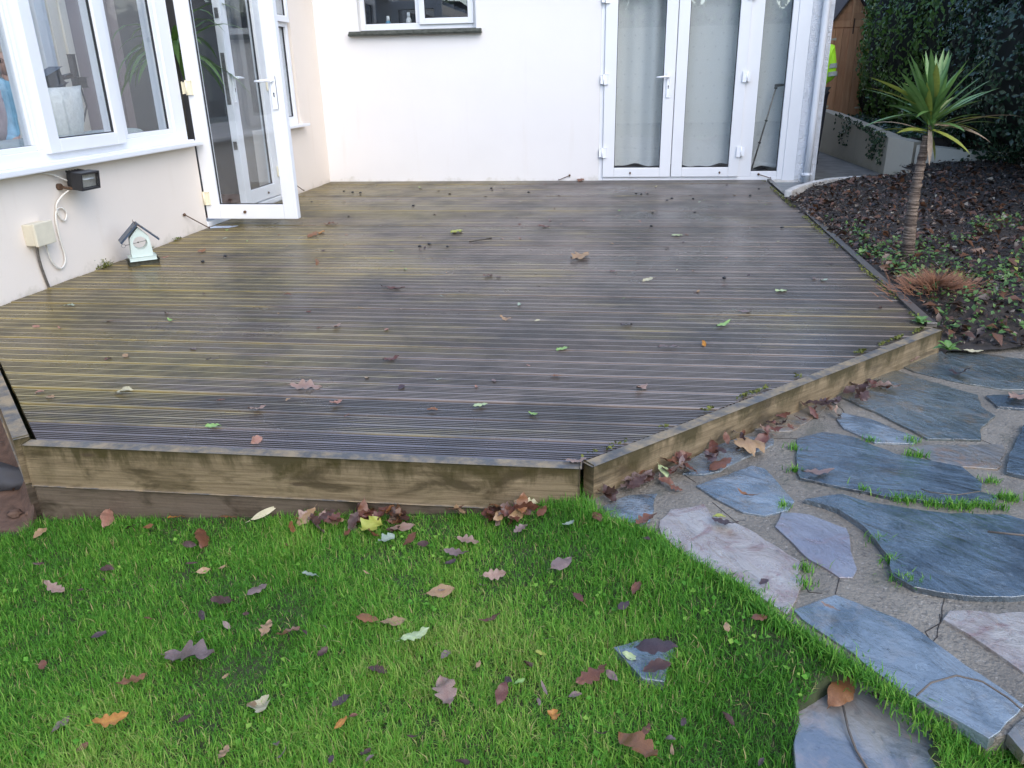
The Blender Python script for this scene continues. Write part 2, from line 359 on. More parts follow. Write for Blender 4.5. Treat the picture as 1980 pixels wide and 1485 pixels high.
# ------------------------------------------------------------------ crazy paving path
def rough_outline(pts, step=.035, amp=.006, seed=0):
    out = []; n = len(pts)
    for i in range(n):
        a, b = pts[i], pts[(i+1) % n]; L = (b-a).length; m_ = max(1, int(L/step)); nr = Vector((-(b-a).y, (b-a).x, 0))
        if nr.length: nr.normalize()
        for j in range(m_):
            q = a.lerp(b, j/m_)
            if j: q = q + nr*amp*(noise.noise(Vector((q.x*19, q.y*19, seed)))*1.7)
            out.append(q)
    return out
def stone(name, pts, top, depth, mat, parent, seed, lip=.0010):
    o_ = rough_outline(pts, seed=seed)
    c = sum(o_, Vector())/len(o_); bm = bmesh.new()
    def ring(k, z): return [bm.verts.new(((c.x+(p.x-c.x)*k), (c.y+(p.y-c.y)*k), z + (noise.noise(Vector((p.x*5, p.y*5, seed)))*.004))) for p in o_]
    sz = max((p-c).length for p in o_); k1 = 1-lip/sz*1.3
    r0 = ring(1.0, top-depth); r1 = ring(1.0, top-lip); r2 = ring(k1, top); r3 = ring(k1*.62, top+.002)
    n = len(o_)
    for A, B in ((r0, r1), (r1, r2), (r2, r3)):
        for i in range(n): bm.faces.new((A[i], A[(i+1) % n], B[(i+1) % n], B[i]))
    bm.faces.new(r3)
    bmesh.ops.recalc_face_normals(bm, faces=bm.faces)
    bmesh.ops.triangulate(bm, faces=[f for f in bm.faces if len(f.verts) > 4])
    me = bpy.data.meshes.new(name); bm.to_mesh(me); bm.free()
    return link(name, me, mat, parent)
pm = MB(); pm.poly(rough_outline([Vector((p.x, p.y, PZ)) for p in path_poly], .06, .008, 3), (0, 0, -.35)); pm_o = pm.build('path', M['mortar']); tag(pm_o, kind='structure')
def Z1(q): return 1140+q[0]/2.357, 640+q[1]/2.357
def Z2(q): return 1140+q[0]/2.357, 990+q[1]/2.357
STONES = [
 (Z1, 'slate_blue', .006, [(60, 800), (180, 745), (310, 738), (275, 870), (190, 875), (100, 850)]),
 (Z1, 'slate_blue', .007, [(485, 705), (740, 610), (800, 625), (835, 660), (935, 775), (905, 815), (800, 842), (700, 825), (560, 755)]),
 (Z1, 'slate_blue', .006, [(425, 650), (440, 600), (570, 520), (700, 480), (840, 490), (840, 515), (700, 580), (590, 640), (520, 655)]),
 (Z1, 'slate_rust', .006, [(750, 450), (775, 425), (900, 350), (1030, 305), (1110, 325), (1010, 400), (920, 455), (800, 455)]),
 (Z1, 'slate_green', .009, [(1105, 280), (1180, 230), (1280, 200), (1400, 180), (1560, 230), (1770, 290), (1785, 340), (1850, 385), (1780, 450), (1785, 495), (1540, 490), (1350, 390), (1200, 320)]),
 (Z1, 'slate_green', .006, [(1400, 150), (1560, 92), (1700, 92), (2150, 150), (2150, 270), (1880, 265), (1700, 235), (1480, 185)]),
 (Z1, 'slate_dark', .010, [(1805, 295), (1980, 285), (2100, 300), (2080, 360), (1860, 345)]),
 (Z1, 'slate_blue', .006, [(1125, 400), (1150, 372), (1280, 400), (1400, 450), (1510, 490), (1480, 515), (1300, 510), (1160, 445)]),
 (Z1, 'slate_rust', .005, [(1455, 530), (1540, 520), (1880, 515), (1900, 545), (1860, 630), (1700, 620), (1560, 590)]),
 (Z1, 'slate_dark', .014, [(1910, 570), (1980, 425), (2150, 420), (2150, 700), (1980, 660), (1900, 640)]),
 (Z1, 'slate_dark', .011, [(945, 490), (1060, 460), (1200, 480), (1400, 560), (1700, 620), (1790, 690), (1785, 730), (1860, 750), (1850, 780), (1650, 785), (1400, 760), (1200, 720), (960, 670), (945, 600)]),
 (Z1, 'slate_dark', .017, [(980, 765), (1150, 740), (1280, 780), (1450, 805), (1650, 832), (1900, 832), (2200, 920), (2200, 1215), (1720, 1205), (1600, 1190), (1480, 1165), (1380, 1110), (1370, 1035), (1330, 990), (1250, 890), (1130, 810)]),
 (Z1, 'slate_mauve', .006, [(845, 890), (875, 825), (1000, 835), (1140, 890), (1170, 900), (1190, 1000), (1220, 1085), (1200, 1120), (1140, 1120), (1000, 1040), (930, 970)]),
 (Z1, 'slate_pink', .007, [(320, 860), (370, 810), (520, 790), (560, 840), (680, 880), (760, 920), (960, 1050), (975, 1150), (900, 1290), (820, 1240), (690, 1150), (460, 1040), (330, 930)]),
 (Z2, 'slate_blue', .007, [(930, 445), (1120, 375), (1240, 420), (1460, 510), (1640, 640), (1800, 750), (1980, 880), (1900, 960), (1820, 1035), (1660, 940), (1500, 850), (1340, 750), (1200, 640), (1030, 530)]),
 (Z2, 'slate_pink', .007, [(1610, 490), (1640, 450), (1780, 450), (2200, 465), (2200, 800), (1980, 730), (1850, 640), (1720, 555)]),
 (Z2, 'slate_rust', .005, [(1905, 1010), (1990, 930), (2150, 1000), (2150, 1110), (1980, 1100)]),
]
STONE_POLYS = []
for i, (cv, mt, hgt, q) in enumerate(STONES):
    pts = [P(*cv(a), z=PZ+hgt) for a in q]
    STONE_POLYS.append([(p.x, p.y) for p in pts])
    so_ = stone('flagstone', pts, PZ+hgt, .028, M[mt], pm_o, i)
# raised mortar beds (concrete infill pieces with cracks between them)
CRACKS = [[(1160, 372), (1105, 325), (1010, 400)], [(840, 490), (945, 490)], [(1785, 495), (1900, 545)], [(960, 1050), (1000, 1040)], [(1140, 1120), (1120, 1200)], [(485, 690), (430, 655)], [(1620, 1200), (1600, 1330), (1530, 1370), (1560, 1420)], [(1250, 720), (1230, 745)], [(905, 815), (870, 840)], [(975, 1150), (1000, 1190), (1120, 1200)], [(680, 880), (560, 780)]]
ck = MB()
for cr in CRACKS:
    pts = [P(*Z1(a), z=PZ+.001) for a in cr]; pts = rough_outline(pts, .03, .008, 5)[:-2] if len(pts) > 2 else pts
    for a, b in zip(pts, pts[1:]):
        d = (b-a); 
        if d.length < 1e-5 or d.length > .25: continue
        nrm = Vector((-d.y, d.x, 0)).normalized()*.0011
        ck.poly([a-nrm, b-nrm, b+nrm, a+nrm], (0, 0, -.002))
ck.build('mortar_crack', M['soil'], pm_o)
# loose slabs let into the lawn
slab_px = SLAB_PX
slab_pts = [P(a, b, z=-.165) for a, b in slab_px]
t_ = thing('stepping_stone', sum(slab_pts, Vector())/len(slab_pts), 'large mottled grey stone slab set in the grass beside the path', 'stepping stone', 'slabs set into the lawn')
stone('slab', slab_pts, -.165, .08, M['slate_mottled'], t_, 40, .002)
small_px = [Z2(a) for a in [(110, 640), (230, 585), (420, 525), (450, 560), (365, 690), (340, 800), (240, 790), (170, 710)]]
small_pts = [PL(a, b, .008) for a, b in small_px]; zs = sum(p.z for p in small_pts)/len(small_pts)
t_ = thing('stepping_stone', sum(small_pts, Vector())/len(small_pts), 'small blue grey stone sunk in the lawn under dark wet leaves', 'stepping stone', 'slabs set into the lawn')
stone('slab', [Vector((p.x, p.y, zs)) for p in small_pts], zs+.004, .08, M['slate_blue'], t_, 41)

# ------------------------------------------------------------------ deck
deck = thing('deck', (2.6, -3.4, 0), 'weathered grooved timber deck with cut off corners between the house walls and the lawn', 'decking')
BX0, PIT, W, D = -6.915, .1503, .145, .028
def lx(y): return max(.012, .012 if y > -5.50 else .012+(-5.50-y)*(1.42/1.425))
def rx(y): return 4.985+.14*y/5.45*1.0 if y > -5.43 else 4.845-(-5.43-y)*(1.575/1.5)
prof = [(-W/2, -D), (-W/2, -.003), (-W/2+.003, 0)]
def groove(c): return [(c-.0036, 0), (c-.0026, -.007), (c+.0026, -.007), (c+.0036, 0)]
for c_ in (-.0535, -.0395, -.0255, -.0115): prof += groove(c_)
for c_ in (.0115, .0255, .0395, .0535): prof += groove(c_)
prof += [(W/2-.003, 0), (W/2, -.003), (W/2, -D)]
nb = 46
for i in range(nb):
    yc = BX0 + PIT*(i+.5)
    if yc + W/2 > -.003: break
    gapk = .955 if i in (10, 24) else random.uniform(.965, .99)
    jz = random.uniform(-.0025, .0025); tl = random.uniform(-.0012, .0012)
    new = i == 0
    vs = []; 
    for a, b in prof:
        y = yc+a
        vs.append((lx(y)+.004, y, b+jz+tl*a/W)); 
    n = len(prof)
    cuts = [0, .33, .66, 1]
    verts = []
    for c_ in cuts:
        bow = random.uniform(-.0015, .0015)
        for a, b in prof:
            y = yc+a*gapk; x0, x1 = lx(y)+.004, rx(y)-.03
            verts.append((x0+(x1-x0)*c_, y+bow, b+jz+tl*a/W))
    faces = [(r*n+j, r*n+j+1, (r+1)*n+j+1, (r+1)*n+j) for r in range(len(cuts)-1) for j in range(n-1)]
    me = bpy.data.meshes.new('deck_board'); me.from_pydata(verts, [], faces + [tuple(range(n))[::-1], tuple(range(len(verts)-n, len(verts)))])
    bm = bmesh.new(); bm.from_mesh(me); bmesh.ops.recalc_face_normals(bm, faces=bm.faces); bm.to_mesh(me); bm.free()
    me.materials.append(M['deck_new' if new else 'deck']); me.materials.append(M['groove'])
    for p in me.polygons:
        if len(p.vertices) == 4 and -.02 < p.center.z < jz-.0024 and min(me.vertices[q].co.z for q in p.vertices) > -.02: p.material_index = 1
    o = link('deck_board', me, None, deck)
    if new: o['label'] = 'newer reddish purple board along the front edge'
# joists (dark void below)
jm = MB()
for x in (.6, 1.2, 1.8, 2.4, 3.0, 3.6, 4.2): jm.box((x-.022, -5.4, -.2), (x+.022, -.05, -.032))
jm.build('joist', M['fascia_low'], deck)
def fascia(name, a, b, z0, z1, th, mat, label=None, off=0):
    a = Vector((*a, 0)); b = Vector((*b, 0)); d = (b-a).normalized(); n = Vector((d.y, -d.x, 0))
    mb = MB(); c = (a+b)/2 + n*(th/2+off); c.z = (z0+z1)/2
    mb.obox(c, d, n, (0, 0, 1), (b-a).length, th, z1-z0, .006)
    o = mb.build(name, mat, deck)
    if label: o['label'] = label
    return o
C1, C2, C3, C4 = (1.405, -6.925), (3.268, -6.925), (4.81, -5.445), (4.93, 0)
fascia('fascia_board', C1, (C2[0]-.003, C2[1]), -.150, .004, .034, M['fascia'])
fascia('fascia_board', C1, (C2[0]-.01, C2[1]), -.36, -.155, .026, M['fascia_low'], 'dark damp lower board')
fascia('fascia_board', (C2[0]+.012, C2[1]+.004), C3, -.150, .006, .034, M['fascia'])
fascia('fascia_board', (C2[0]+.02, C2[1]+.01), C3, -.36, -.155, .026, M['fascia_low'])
fascia('fascia_board', (-.02, -5.49), (1.388, -6.912), -.155, .012, .036, M['fascia'])
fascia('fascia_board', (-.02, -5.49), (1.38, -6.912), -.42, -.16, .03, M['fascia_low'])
fascia('edge_board', (4.80, -5.40), (4.925, -1.9), -.12, .014, .032, M['deck_edge'])
fascia('edge_board', (4.927, -1.88), (4.985, -.02), -.12, .008, .032, M['deck_edge'])
sub = MB(); sub.box((-.5, -5.3, -.6), (4.75, .1, -.22)); tag(sub.build('soil_under_deck', M['soil']), kind='structure')

# ------------------------------------------------------------------ house
house = thing('house', (2.7, 0, 0), 'white rendered house wall with small high window and glazed double doors', 'house')
T = .28; HT = 2.55
wm = MB()
for a, b in (((0, 0, -.35), (.50, T, HT)), ((.50, 0, -.35), (1.80, T, 1.585)), ((.50, 0, 2.42), (1.80, T, HT)), ((1.80, 0, -.35), (3.135, T, HT)), ((3.135, 0, 2.13), (5.267, T, HT)), ((3.135, 0, -.35), (5.267, T, -.004))): wm.box(a, b)
wm.build('wall', M['white_wall'], house)
wm = MB(); wm.box((5.267, 0.0, -.35), (5.48, T, HT)); wm.box((5.20, T, -.35), (5.48, 7, HT)); o = wm.build('wall', M['roughcast'], house); o['label'] = 'roughcast end wall with pebbly texture'
wm = MB(); wm.box((-.25, -.2, HT), (5.75, 7, HT+.14)); wm.box((.0, -.34, HT-.13), (5.7, -.22, HT+.02), .02); wm.build('roof', M['upvc'], house)
# dim rooms behind the glass
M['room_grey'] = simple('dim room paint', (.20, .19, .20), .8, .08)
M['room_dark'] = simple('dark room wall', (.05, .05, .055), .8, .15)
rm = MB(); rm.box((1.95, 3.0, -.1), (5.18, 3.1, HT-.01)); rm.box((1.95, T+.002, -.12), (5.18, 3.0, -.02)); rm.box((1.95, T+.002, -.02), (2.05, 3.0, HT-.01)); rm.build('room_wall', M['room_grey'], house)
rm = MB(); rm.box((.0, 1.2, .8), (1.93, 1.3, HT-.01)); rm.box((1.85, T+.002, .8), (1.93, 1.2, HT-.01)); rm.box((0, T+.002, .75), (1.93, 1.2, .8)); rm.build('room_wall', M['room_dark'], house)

def frame_part(name, parent, ax, u0, u1, z0, z1, wid, d0, d1, mat=None, bev=.006):
    """rectangular frame in a wall plane. ax='x': runs along x at depth y d0..d1; ax='y': runs along y at depth x"""
    mb = MB()
    def bx(a0, a1, b0, b1):
        if ax == 'x': mb.box((a0, d0, b0), (a1, d1, b1), bev)
        else: mb.box((d0, a0, b0), (d1, a1, b1), bev)
    if hasattr(wid, '__len__'): wl, wr, wb, wt = wid
    else: wl = wr = wb = wt = wid
    bx(u0, u0+wl, z0, z1); bx(u1-wr, u1, z0, z1); bx(u0+wl, u1-wr, z0, z0+wb); bx(u0+wl, u1-wr, z1-wt, z1)
    return mb.build(name, mat or M['upvc'], parent)
def pane(parent, ax, u0, u1, z0, z1, d):
    mb = MB()
    if ax == 'x': mb.box((u0, d-.002, z0), (u1, d+.002, z1))
    else: mb.box((d-.002, u0, z0), (d+.002, u1, z1))
    o = mb.build('pane', M['glass'], parent)
    g = MB(); e = .006
    def bx(a0, a1, b0, b1):
        if ax == 'x': g.box((a0, d-.008, b0), (a1, d+.008, b1))
        else: g.box((d-.008, a0, b0), (d+.008, a1, b1))
    bx(u0-.002, u0+e, z0, z1); bx(u1-e, u1+.002, z0, z1); bx(u0+e, u1-e, z0-.002, z0+e); bx(u0+e, u1-e, z1-e, z1+.002)
    g.build('gasket', M['gasket'], parent)
    return o
# high window
wf = frame_part('window_frame', house, 'x', .50, 1.80, 1.60, 2.42, (.05, .05, .075, .06), .09, .16)
mbx = MB(); mbx.box((1.12, .092, 1.675), (1.19, .158, 2.36), .005); mbx.build('mullion', M['upvc'], wf)
pane(wf, 'x', .55, 1.12, 1.675, 2.36, .125)
sa = frame_part('sash', house, 'x', 1.165, 1.765, 1.655, 2.40, .062, .062, .108)
pane(sa, 'x', 1.227, 1.703, 1.717, 2.338, .085)
ts = MB(); x0 = .40
sill = None
smb = MB(); smb.box((.392, -.075, 1.552), (1.865, .0, 1.572), .004); smb.box((.40, -.065, 1.574), (1.86, .088, 1.598), .004)
sl = smb.build('sill', M['slate_sill'], house)
for i in range(8):
    a = .40+i*.1825; q = MB(); q.poly([(a+.003, -.085, 1.580), (a+.1795, -.085, 1.580+random.uniform(-.003, .003)), (a+.1795, .088, 1.612), (a+.003, .088, 1.612)], (0, 0, -.014)); q.build('sill_tile', M['slate_sill'], sl)
# glazed double doors and side light
ff = frame_part('door_frame', house, 'x', 3.135, 5.137, -.002, 2.13, (.045, .06, .035, .06), .012, .08)
mbx = MB(); mbx.box((4.665, .014, .033), (4.80, .078, 2.07), .006); mbx.build('mullion', M['upvc'], ff)
pane(ff, 'x', 4.80, 5.077, .088, 2.07, .05)
mbx = MB(); mbx.box((4.80, .016, .033), (5.077, .076, .088), .006); mbx.build('bottom_rail', M['upvc'], ff)
mbx = MB(); mbx.box((5.137, .004, -.03), (5.267, .05, 2.13), .004); mbx.build('corner_trim', M['upvc'], house)
M['upvc_handle'] = simple('white handle', (.85, .86, .88), .25, .02)
def handle(parent, c, out, lever, mat=None):
    """door furniture: backplate, keyhole, lever"""
    c, out, lever = Vector(c), Vector(out), Vector(lever); mat = mat or M['upvc_handle']; z = Vector((0, 0, 1))
    mb = MB(); mb.obox(c+out*.006-z*.085, lever, out, z, .032, .012, .235, .005)
    mb.tube([c, c+out*.045], .011, 10); p0 = c+out*.045
    mb.tube([p0, p0+lever*.03+out*.004, p0+lever*.085+out*.004-z*.002, p0+lever*.128-z*.004], [.011, .011, .0095, .008], 10)
    o = mb.build('handle', mat, parent)
    kb = MB(); kb.obox(c+out*.0125-z*.105, lever, out, z, .008, .003, .028); kb.tube([c+out*.0115-z*.092, c+out*.0145-z*.092], .0065, 8); kb.build('keyhole', M['black'], parent)
    return o
def hinge(parent, c, out, side, mat=None):
    c, out, side = Vector(c), Vector(out), Vector(side); z = Vector((0, 0, 1)); mat = mat or M['upvc_handle']
    mb = MB(); mb.obox(c+out*.010+side*.022, side, out, z, .045, .018, .10, .005); mb.obox(c+out*.008-side*.02, side, out, z, .03, .014, .085, .004)
    mb.tube([c+out*.016-z*.052, c+out*.016+z*.052], .009, 8); return mb.build('hinge', mat, parent)
X_, Y_, Z_ = Vector((1, 0, 0)), Vector((0, 1, 0)), Vector((0, 0, 1))
for (a, b, g0, g1) in ((3.182, 3.928, 3.309, 3.810), (3.936, 4.664, 4.052, 4.554)):
    d_ = frame_part('door', house, 'x', a, b, .036, 2.068, (g0-a, b-g1, .10, .11), -.012, .05)
    pane(d_, 'x', g0, g1, .136, 1.958, .02)
    mb = MB(); cx_ = (g0+g1)/2+(-.07 if a < 3.5 else .16); mb.tube([(cx_, -.012, .082), (cx_, -.02, .082)], .011, 8); mb.tube([(cx_, -.02, .082), (cx_, -.03, .07)], .004, 6); mb.build('hook_eye', M['rust'], d_)
    if a < 3.5:
        handle(d_, (3.862, -.012, 1.075), -Y_, -X_)
        for z in (.30, 1.06, 1.85): hinge(d_, (3.176, -.012, z), -Y_, X_)
    else:
        for z in (.30, 1.06, 1.85): hinge(d_, (4.672, -.012, z), -Y_, -X_)
# downpipe
dp = MB(); xdp = 5.385
dp.tube([(xdp, -.06, -.03), (xdp, -.06, .6), (xdp, -.06, 1.5), (xdp, -.06, 2.38), (xdp, -.12, 2.46), (xdp, -.27, 2.5)], .034, 14)
dpo = dp.build('downpipe', M['upvc'], house)
for z in (.06, 1.9):
    q = MB(); q.obox((xdp, -.028, z), X_, Y_, Z_, .105, .03, .03, .004); q.tube([(xdp, -.06, z-.016), (xdp, -.06, z+.016)], .039, 14); q.build('bracket', M['upvc'], dpo)
# net curtains
def curtain(name, x0, x1, y, z0, z1, amp, freq, seed, label):
    k = 70; vs = []; fs = []
    zz = np.linspace(z0, z1, 10)
    for j, z in enumerate(zz):
        for i in range(k+1):
            x = x0+(x1-x0)*i/k
            a = amp*(math.sin(x*freq+seed+.5*math.sin(x*5+seed))*.6+.5*math.sin(x*freq*2.3+seed*2))*(.8+.2*z/2)
            hem = .014*math.sin(x*11+seed)+.008*math.sin(x*27) if j == 0 else 0
            vs.append((x, y+a, z+hem))
    for j in range(9):
        for i in range(k): fs.append((j*(k+1)+i, j*(k+1)+i+1, (j+1)*(k+1)+i+1, (j+1)*(k+1)+i))
    me = np_mesh(name, vs, fs)
    for p in me.polygons: p.use_smooth = True
    o = link(name, me, M['net']); return tag(o, label, 'curtain', 'net curtains behind the glazed doors')
k = NT('net curtain'); co = k.co(scale=(1/.115, 1, 1/.13))
xx = k.math('FRACT', k.math('ADD', k.sep(co, 0), k.math('MULTIPLY', k.math('FLOOR', k.sep(co, 2)), .37))); zz_ = k.math('FRACT', k.sep(co, 2))
dx = k.math('ABSOLUTE', k.math('SUBTRACT', xx, .5)); dz = k.math('ABSOLUTE', k.math('SUBTRACT', zz_, .5))
star = k.math('ADD', k.math('MULTIPLY', dx, .115), k.math('MULTIPLY', dz, .13))
msk = k.ramp(star, [(.006, .28), (.016, 0)])
cc = k.mix(msk, (.70, .71, .69), (.34, .35, .37)); k.col(cc); k.rough(.9)
t_ = k.n('ShaderNodeBsdfTranslucent'); k.l(cc, t_.inputs[0]); q = k.n('ShaderNodeMixShader'); q.inputs[0].default_value = .12
k.l(k.b.outputs[0], q.inputs[1]); k.l(t_.outputs[0], q.inputs[2]); k.l(q.outputs[0], k.out.inputs[0]); M['net'] = k.m
curtain('net_curtain', 3.16, 3.90, .19, .143, 2.15, .035, 13, .4, 'folded net curtain behind the left glazed door leaf')
curtain('net_curtain', 3.92, 4.68, .17, .143, 2.15, .016, 8, 2.0, 'flatter net curtain behind the right glazed door leaf')
curtain('net_curtain', 4.70, 5.15, .24, .105, 2.15, .018, 9, 3.1, 'net curtain behind the narrow side light, walking stick before it')
ws = thing('walking_stick', (4.80, .13, 0), 'dark folding walking stick leaning inside the narrow side light', 'walking stick')
a, b = Vector((4.825, .12, .10)), Vector((5.005, .13, .95)); mb = MB(); mb.tube([a, b], .0085, 8); mb.build('shaft', M['metal'], ws)
mb = MB(); mb.tube([b-Vector((.004, 0, .02)), b+Vector((0, 0, .012))], .017, 8); mb.tube([b+Vector((-.015, 0, .01)), b+Vector((.03, 0, .018)), b+Vector((.08, 0, .02))], [.017, .015, .011], 8); mb.build('grip', M['black'], ws)
for t in (.33, .6):
    q = a.lerp(b, t); mb = MB(); mb.tube([q-(b-a)*.008, q+(b-a)*.008], .016, 8); mb.build('collar', M['black'], ws)
# bottles in high window
M['bottle_blue'] = simple('blue plastic bottle', (.10, .30, .45), .3); M['bottle_white'] = simple('white plastic bottle', (.7, .72, .72), .35)
for x, h, lab, c1, c2 in ((.775, .10, 'blue bottle with pale cap standing inside the high window', 'bottle_blue', 'bottle_white'), (1.01, .13, 'white and turquoise bottle standing inside the high window', 'bottle_white', 'bottle_blue')):
    t_ = thing('bottle', (x, .22, 1.61), lab, 'bottle', 'bottles inside the high window')
    mb = MB(); mb.tube([(x, .22, 1.61), (x, .22, 1.61+h*.8), (x, .22, 1.61+h)], [.03, .03, .018], 12); mb.build('body', M[c1], t_)
    mb = MB(); mb.tube([(x, .22, 1.61+h+.001), (x, .22, 1.66+h)], [.019, .016], 10); mb.build('cap', M['bottle_white'], t_)
    mb = MB(); mb.tube([(x, .22, 1.64), (x, .22, 1.61+h*.55)], .0308, 12, False); mb.build('label_band', M[c2], t_)
rm = MB(); rm.box((.50, .165, 1.59), (1.80, .30, 1.608)); rm.build('inner_sill', M['upvc'], house)

# ------------------------------------------------------------------ sunroom (left wing)
sun = thing('sunroom', (0, -3, 0), 'cream walled sunroom wing with white windows and an open glazed door', 'sunroom')
wm = MB(); TW = -.25
for a, b in (((TW, -12, -.6), (0, -2.97, .655)), ((TW, -1.36, -.35), (0, -1.0001, .66)), ((TW, -1.0, -.35), (0, -.001, .66)), ((TW, -.70, .66), (0, -.001, 2.38)), ((TW, -2.97, -.35), (0, -1.36, -.001))): wm.box(a, b)
wm.box((TW, -12, 2.22), (0, -.70, 2.38)); wm.build('wall', M['cream_wall'], sun)
M['sun_floor'] = simple('dark red floor tile', (.13, .05, .035), .35, .25, 5)
M['mauve'] = simple('mauve grey room wall', (.24, .21, .22), .85, .05, 2)
M['grey_room'] = simple('grey room wall', (.075, .073, .07), .85, .08, 2)
fl = MB(); fl.box((-3.8, -11, -.12), (TW-.002, 2.3, -.012)); fl.build('floor', M['sun_floor'], sun)
rw = MB(); rw.box((-3.9, 2.2, -.01), (TW-.002, 2.3, 2.4)); rw.build('room_wall', M['mauve'], sun)
rw = MB(); rw.box((-1.72, -.95, -.01), (TW-.004, -.85, 2.4)); rw.build('room_wall', M['grey_room'], sun)
rw = MB(); rw.box((-3.9, -11, -.01), (-3.8, 2.19, .8)); rw.box((-3.9, -11, 2.1), (-3.8, 2.19, 2.4)); rw.box((-3.9, -.4, .8), (-3.8, 2.19, 2.1)); rw.box((-3.9, -4.2, .8), (-3.8, -2.6, 2.1)); rw.box((-3.9, -11.0, -.01), (TW-.01, -10.9, 2.4)); rw.build('room_wall', M['mauve'], sun)
for i in range(11):
    y0 = -11.6+1.25*i; q = MB(); q.box((-3.9, y0+.03, 2.455), (-.02, y0+1.22, 2.461)); q.build('roof_pane', M['glass'], sun)
    q = MB(); q.box((-3.9, y0-.03, 2.385), (-.02, y0+.03, 2.47), .006); q.build('rafter', M['upvc'], sun)
# windows : fixed frame with four bays, an opening sash
WZ0, WZ1 = .690, 2.22
wf = frame_part('window_frame', sun, 'y', -11.9, -3.07, WZ0, WZ1, (.1, .115, .075, .09), -.11, -.015)
for y in (-9.6, -8.1, -6.2, -4.672, -3.875):
    hw = .036 if y == -4.672 else .055; mb = MB(); mb.box((-.108, y-hw, WZ0+.075), (-.017, y+hw, WZ1-.09), .005); mb.build('mullion', M['upvc'], wf)
for a, b in ((-11.8, -9.655), (-9.545, -8.155), (-8.045, -6.255), (-6.145, -4.715), (-3.82, -3.235)):
    pane(wf, 'y', a, b, WZ0+.1, WZ1-.09, -.045)
# glazing beads
for a, b in ((-6.145, -4.7085), (-3.83, -3.185)):
    mb = MB(); mb.box((-.07, a, WZ0+.075), (-.03, b, WZ0+.105), .004); mb.box((-.07, b-(.022 if b < -4 else .05), WZ0+.105), (-.03, b+.0, WZ1-.09), .004)
    mb.box((-.07, a, WZ0+.105), (-.03, a+.05, WZ1-.09), .004)
    mb.build('glazing_bead', M['upvc'], wf)
sa = frame_part('sash', sun, 'y', -4.665, -3.89, .742, 2.17, (.098, .098, .078, .09), -.03, .022)
pane(sa, 'y', -4.567, -3.988, .82, 2.08, -.005)
mb = MB(); mb.box((-.02, -12, .6555), (.085, -2.985, .692), .008); mb.box((-.02, -12, .692), (.02, -2.995, .700), .003); mb.build('sill', M['upvc'], sun)
mb = MB(); mb.box((-.22, -3.068, .66), (-.02, -3.015, 2.22), .004); mb.build('door_post', M['upvc'], sun)
# far small window
wf = frame_part('window_frame', sun, 'y', -1.28, -.735, .69, 2.22, (.07, .05, .075, .09), -.10, -.015)
pane(wf, 'y', -1.21, -.785, .765, 1.62, -.05)
sa = frame_part('sash', sun, 'y', -1.24, -.755, 1.66, 2.2, .06, -.03, .02)
pane(sa, 'y', -1.18, -.815, 1.72, 2.14, -.005)
mb = MB(); mb.box((-.1, -1.21, 1.62), (-.02, -.785, 1.66), .003); mb.build('transom', M['upvc'], wf)
mb = MB(); mb.box((-.02, -1.34, .664), (.085, -.655, .692), .006); mb.build('sill', M['upvc'], sun)
# door frame: threshold, head and the far jamb
mb = MB(); mb.box((-.1, -2.965, .0), (.01, -1.362, .045), .006); mb.box((-.1, -2.965, 2.16), (.01, -1.362, 2.22), .006); mb.box((-.1, -1.415, .046), (.01, -1.3605, 2.16), .005); mb.build('door_frame', M['upvc'], sun)
# far leaf, closed
d_ = frame_part('door', sun, 'y', -2.19, -1.42, .055, 2.15, (.115, .115, .12, .11), -.07, -.005)
d_['label'] = 'closed far leaf of the sunroom door'
pane(d_, 'y', -2.075, -1.535, .175, 2.04, -.04)
handle(d_, (-.005, -2.135, 1.15), X_, Y_)
mb = MB(); 
for z0, z1 in ((.55, .62), (.93, 1.35), (1.62, 1.70)): mb.box((-.055, -2.196, z0), (-.022, -2.1895, z1))
mb.build('lock_strip', M['metal'], d_)
for z in (.28, 1.08, 1.9): hinge(d_, (-.004, -1.415, z), X_, -Y_, M['upvc_old'])
mb = MB(); mb.tube([(-.005, -1.72, .11), (.008, -1.72, .11)], .011, 8); mb.build('hook_eye', M['rust'], d_)
# near leaf, standing open at right angles
YD = -2.955
d_ = frame_part('door', sun, 'x', .005, .785, .068, 2.15, (.115, .115, .115, .11), YD, YD+.065)
d_['label'] = 'near leaf of the sunroom door standing wide open'
pane(d_, 'x', .12, .67, .183, 2.04, YD+.03)
handle(d_, (.715, YD, 1.12), -Y_, -X_)
for z in (.235, 1.08, 1.9): hinge(d_, (.01, YD, z), -Y_, X_, M['upvc_old'])
mb = MB(); mb.tube([(.34, YD, .125), (.34, YD-.012, .125)], .012, 8); mb.build('hook_eye', M['rust'], d_)
bs = MB(); bs.poly([(.03, -3.02, .003), (.20, -3.0, .003), (.25, -2.93, .006), (.04, -2.93, .003)], (0, 0, .002)); M['bluesheet'] = simple('pale blue plastic', (.42, .5, .62), .3)
tag(bs.build('plastic_sheet', M['bluesheet']), 'scrap of pale blue plastic under the open sunroom door', 'plastic scrap')

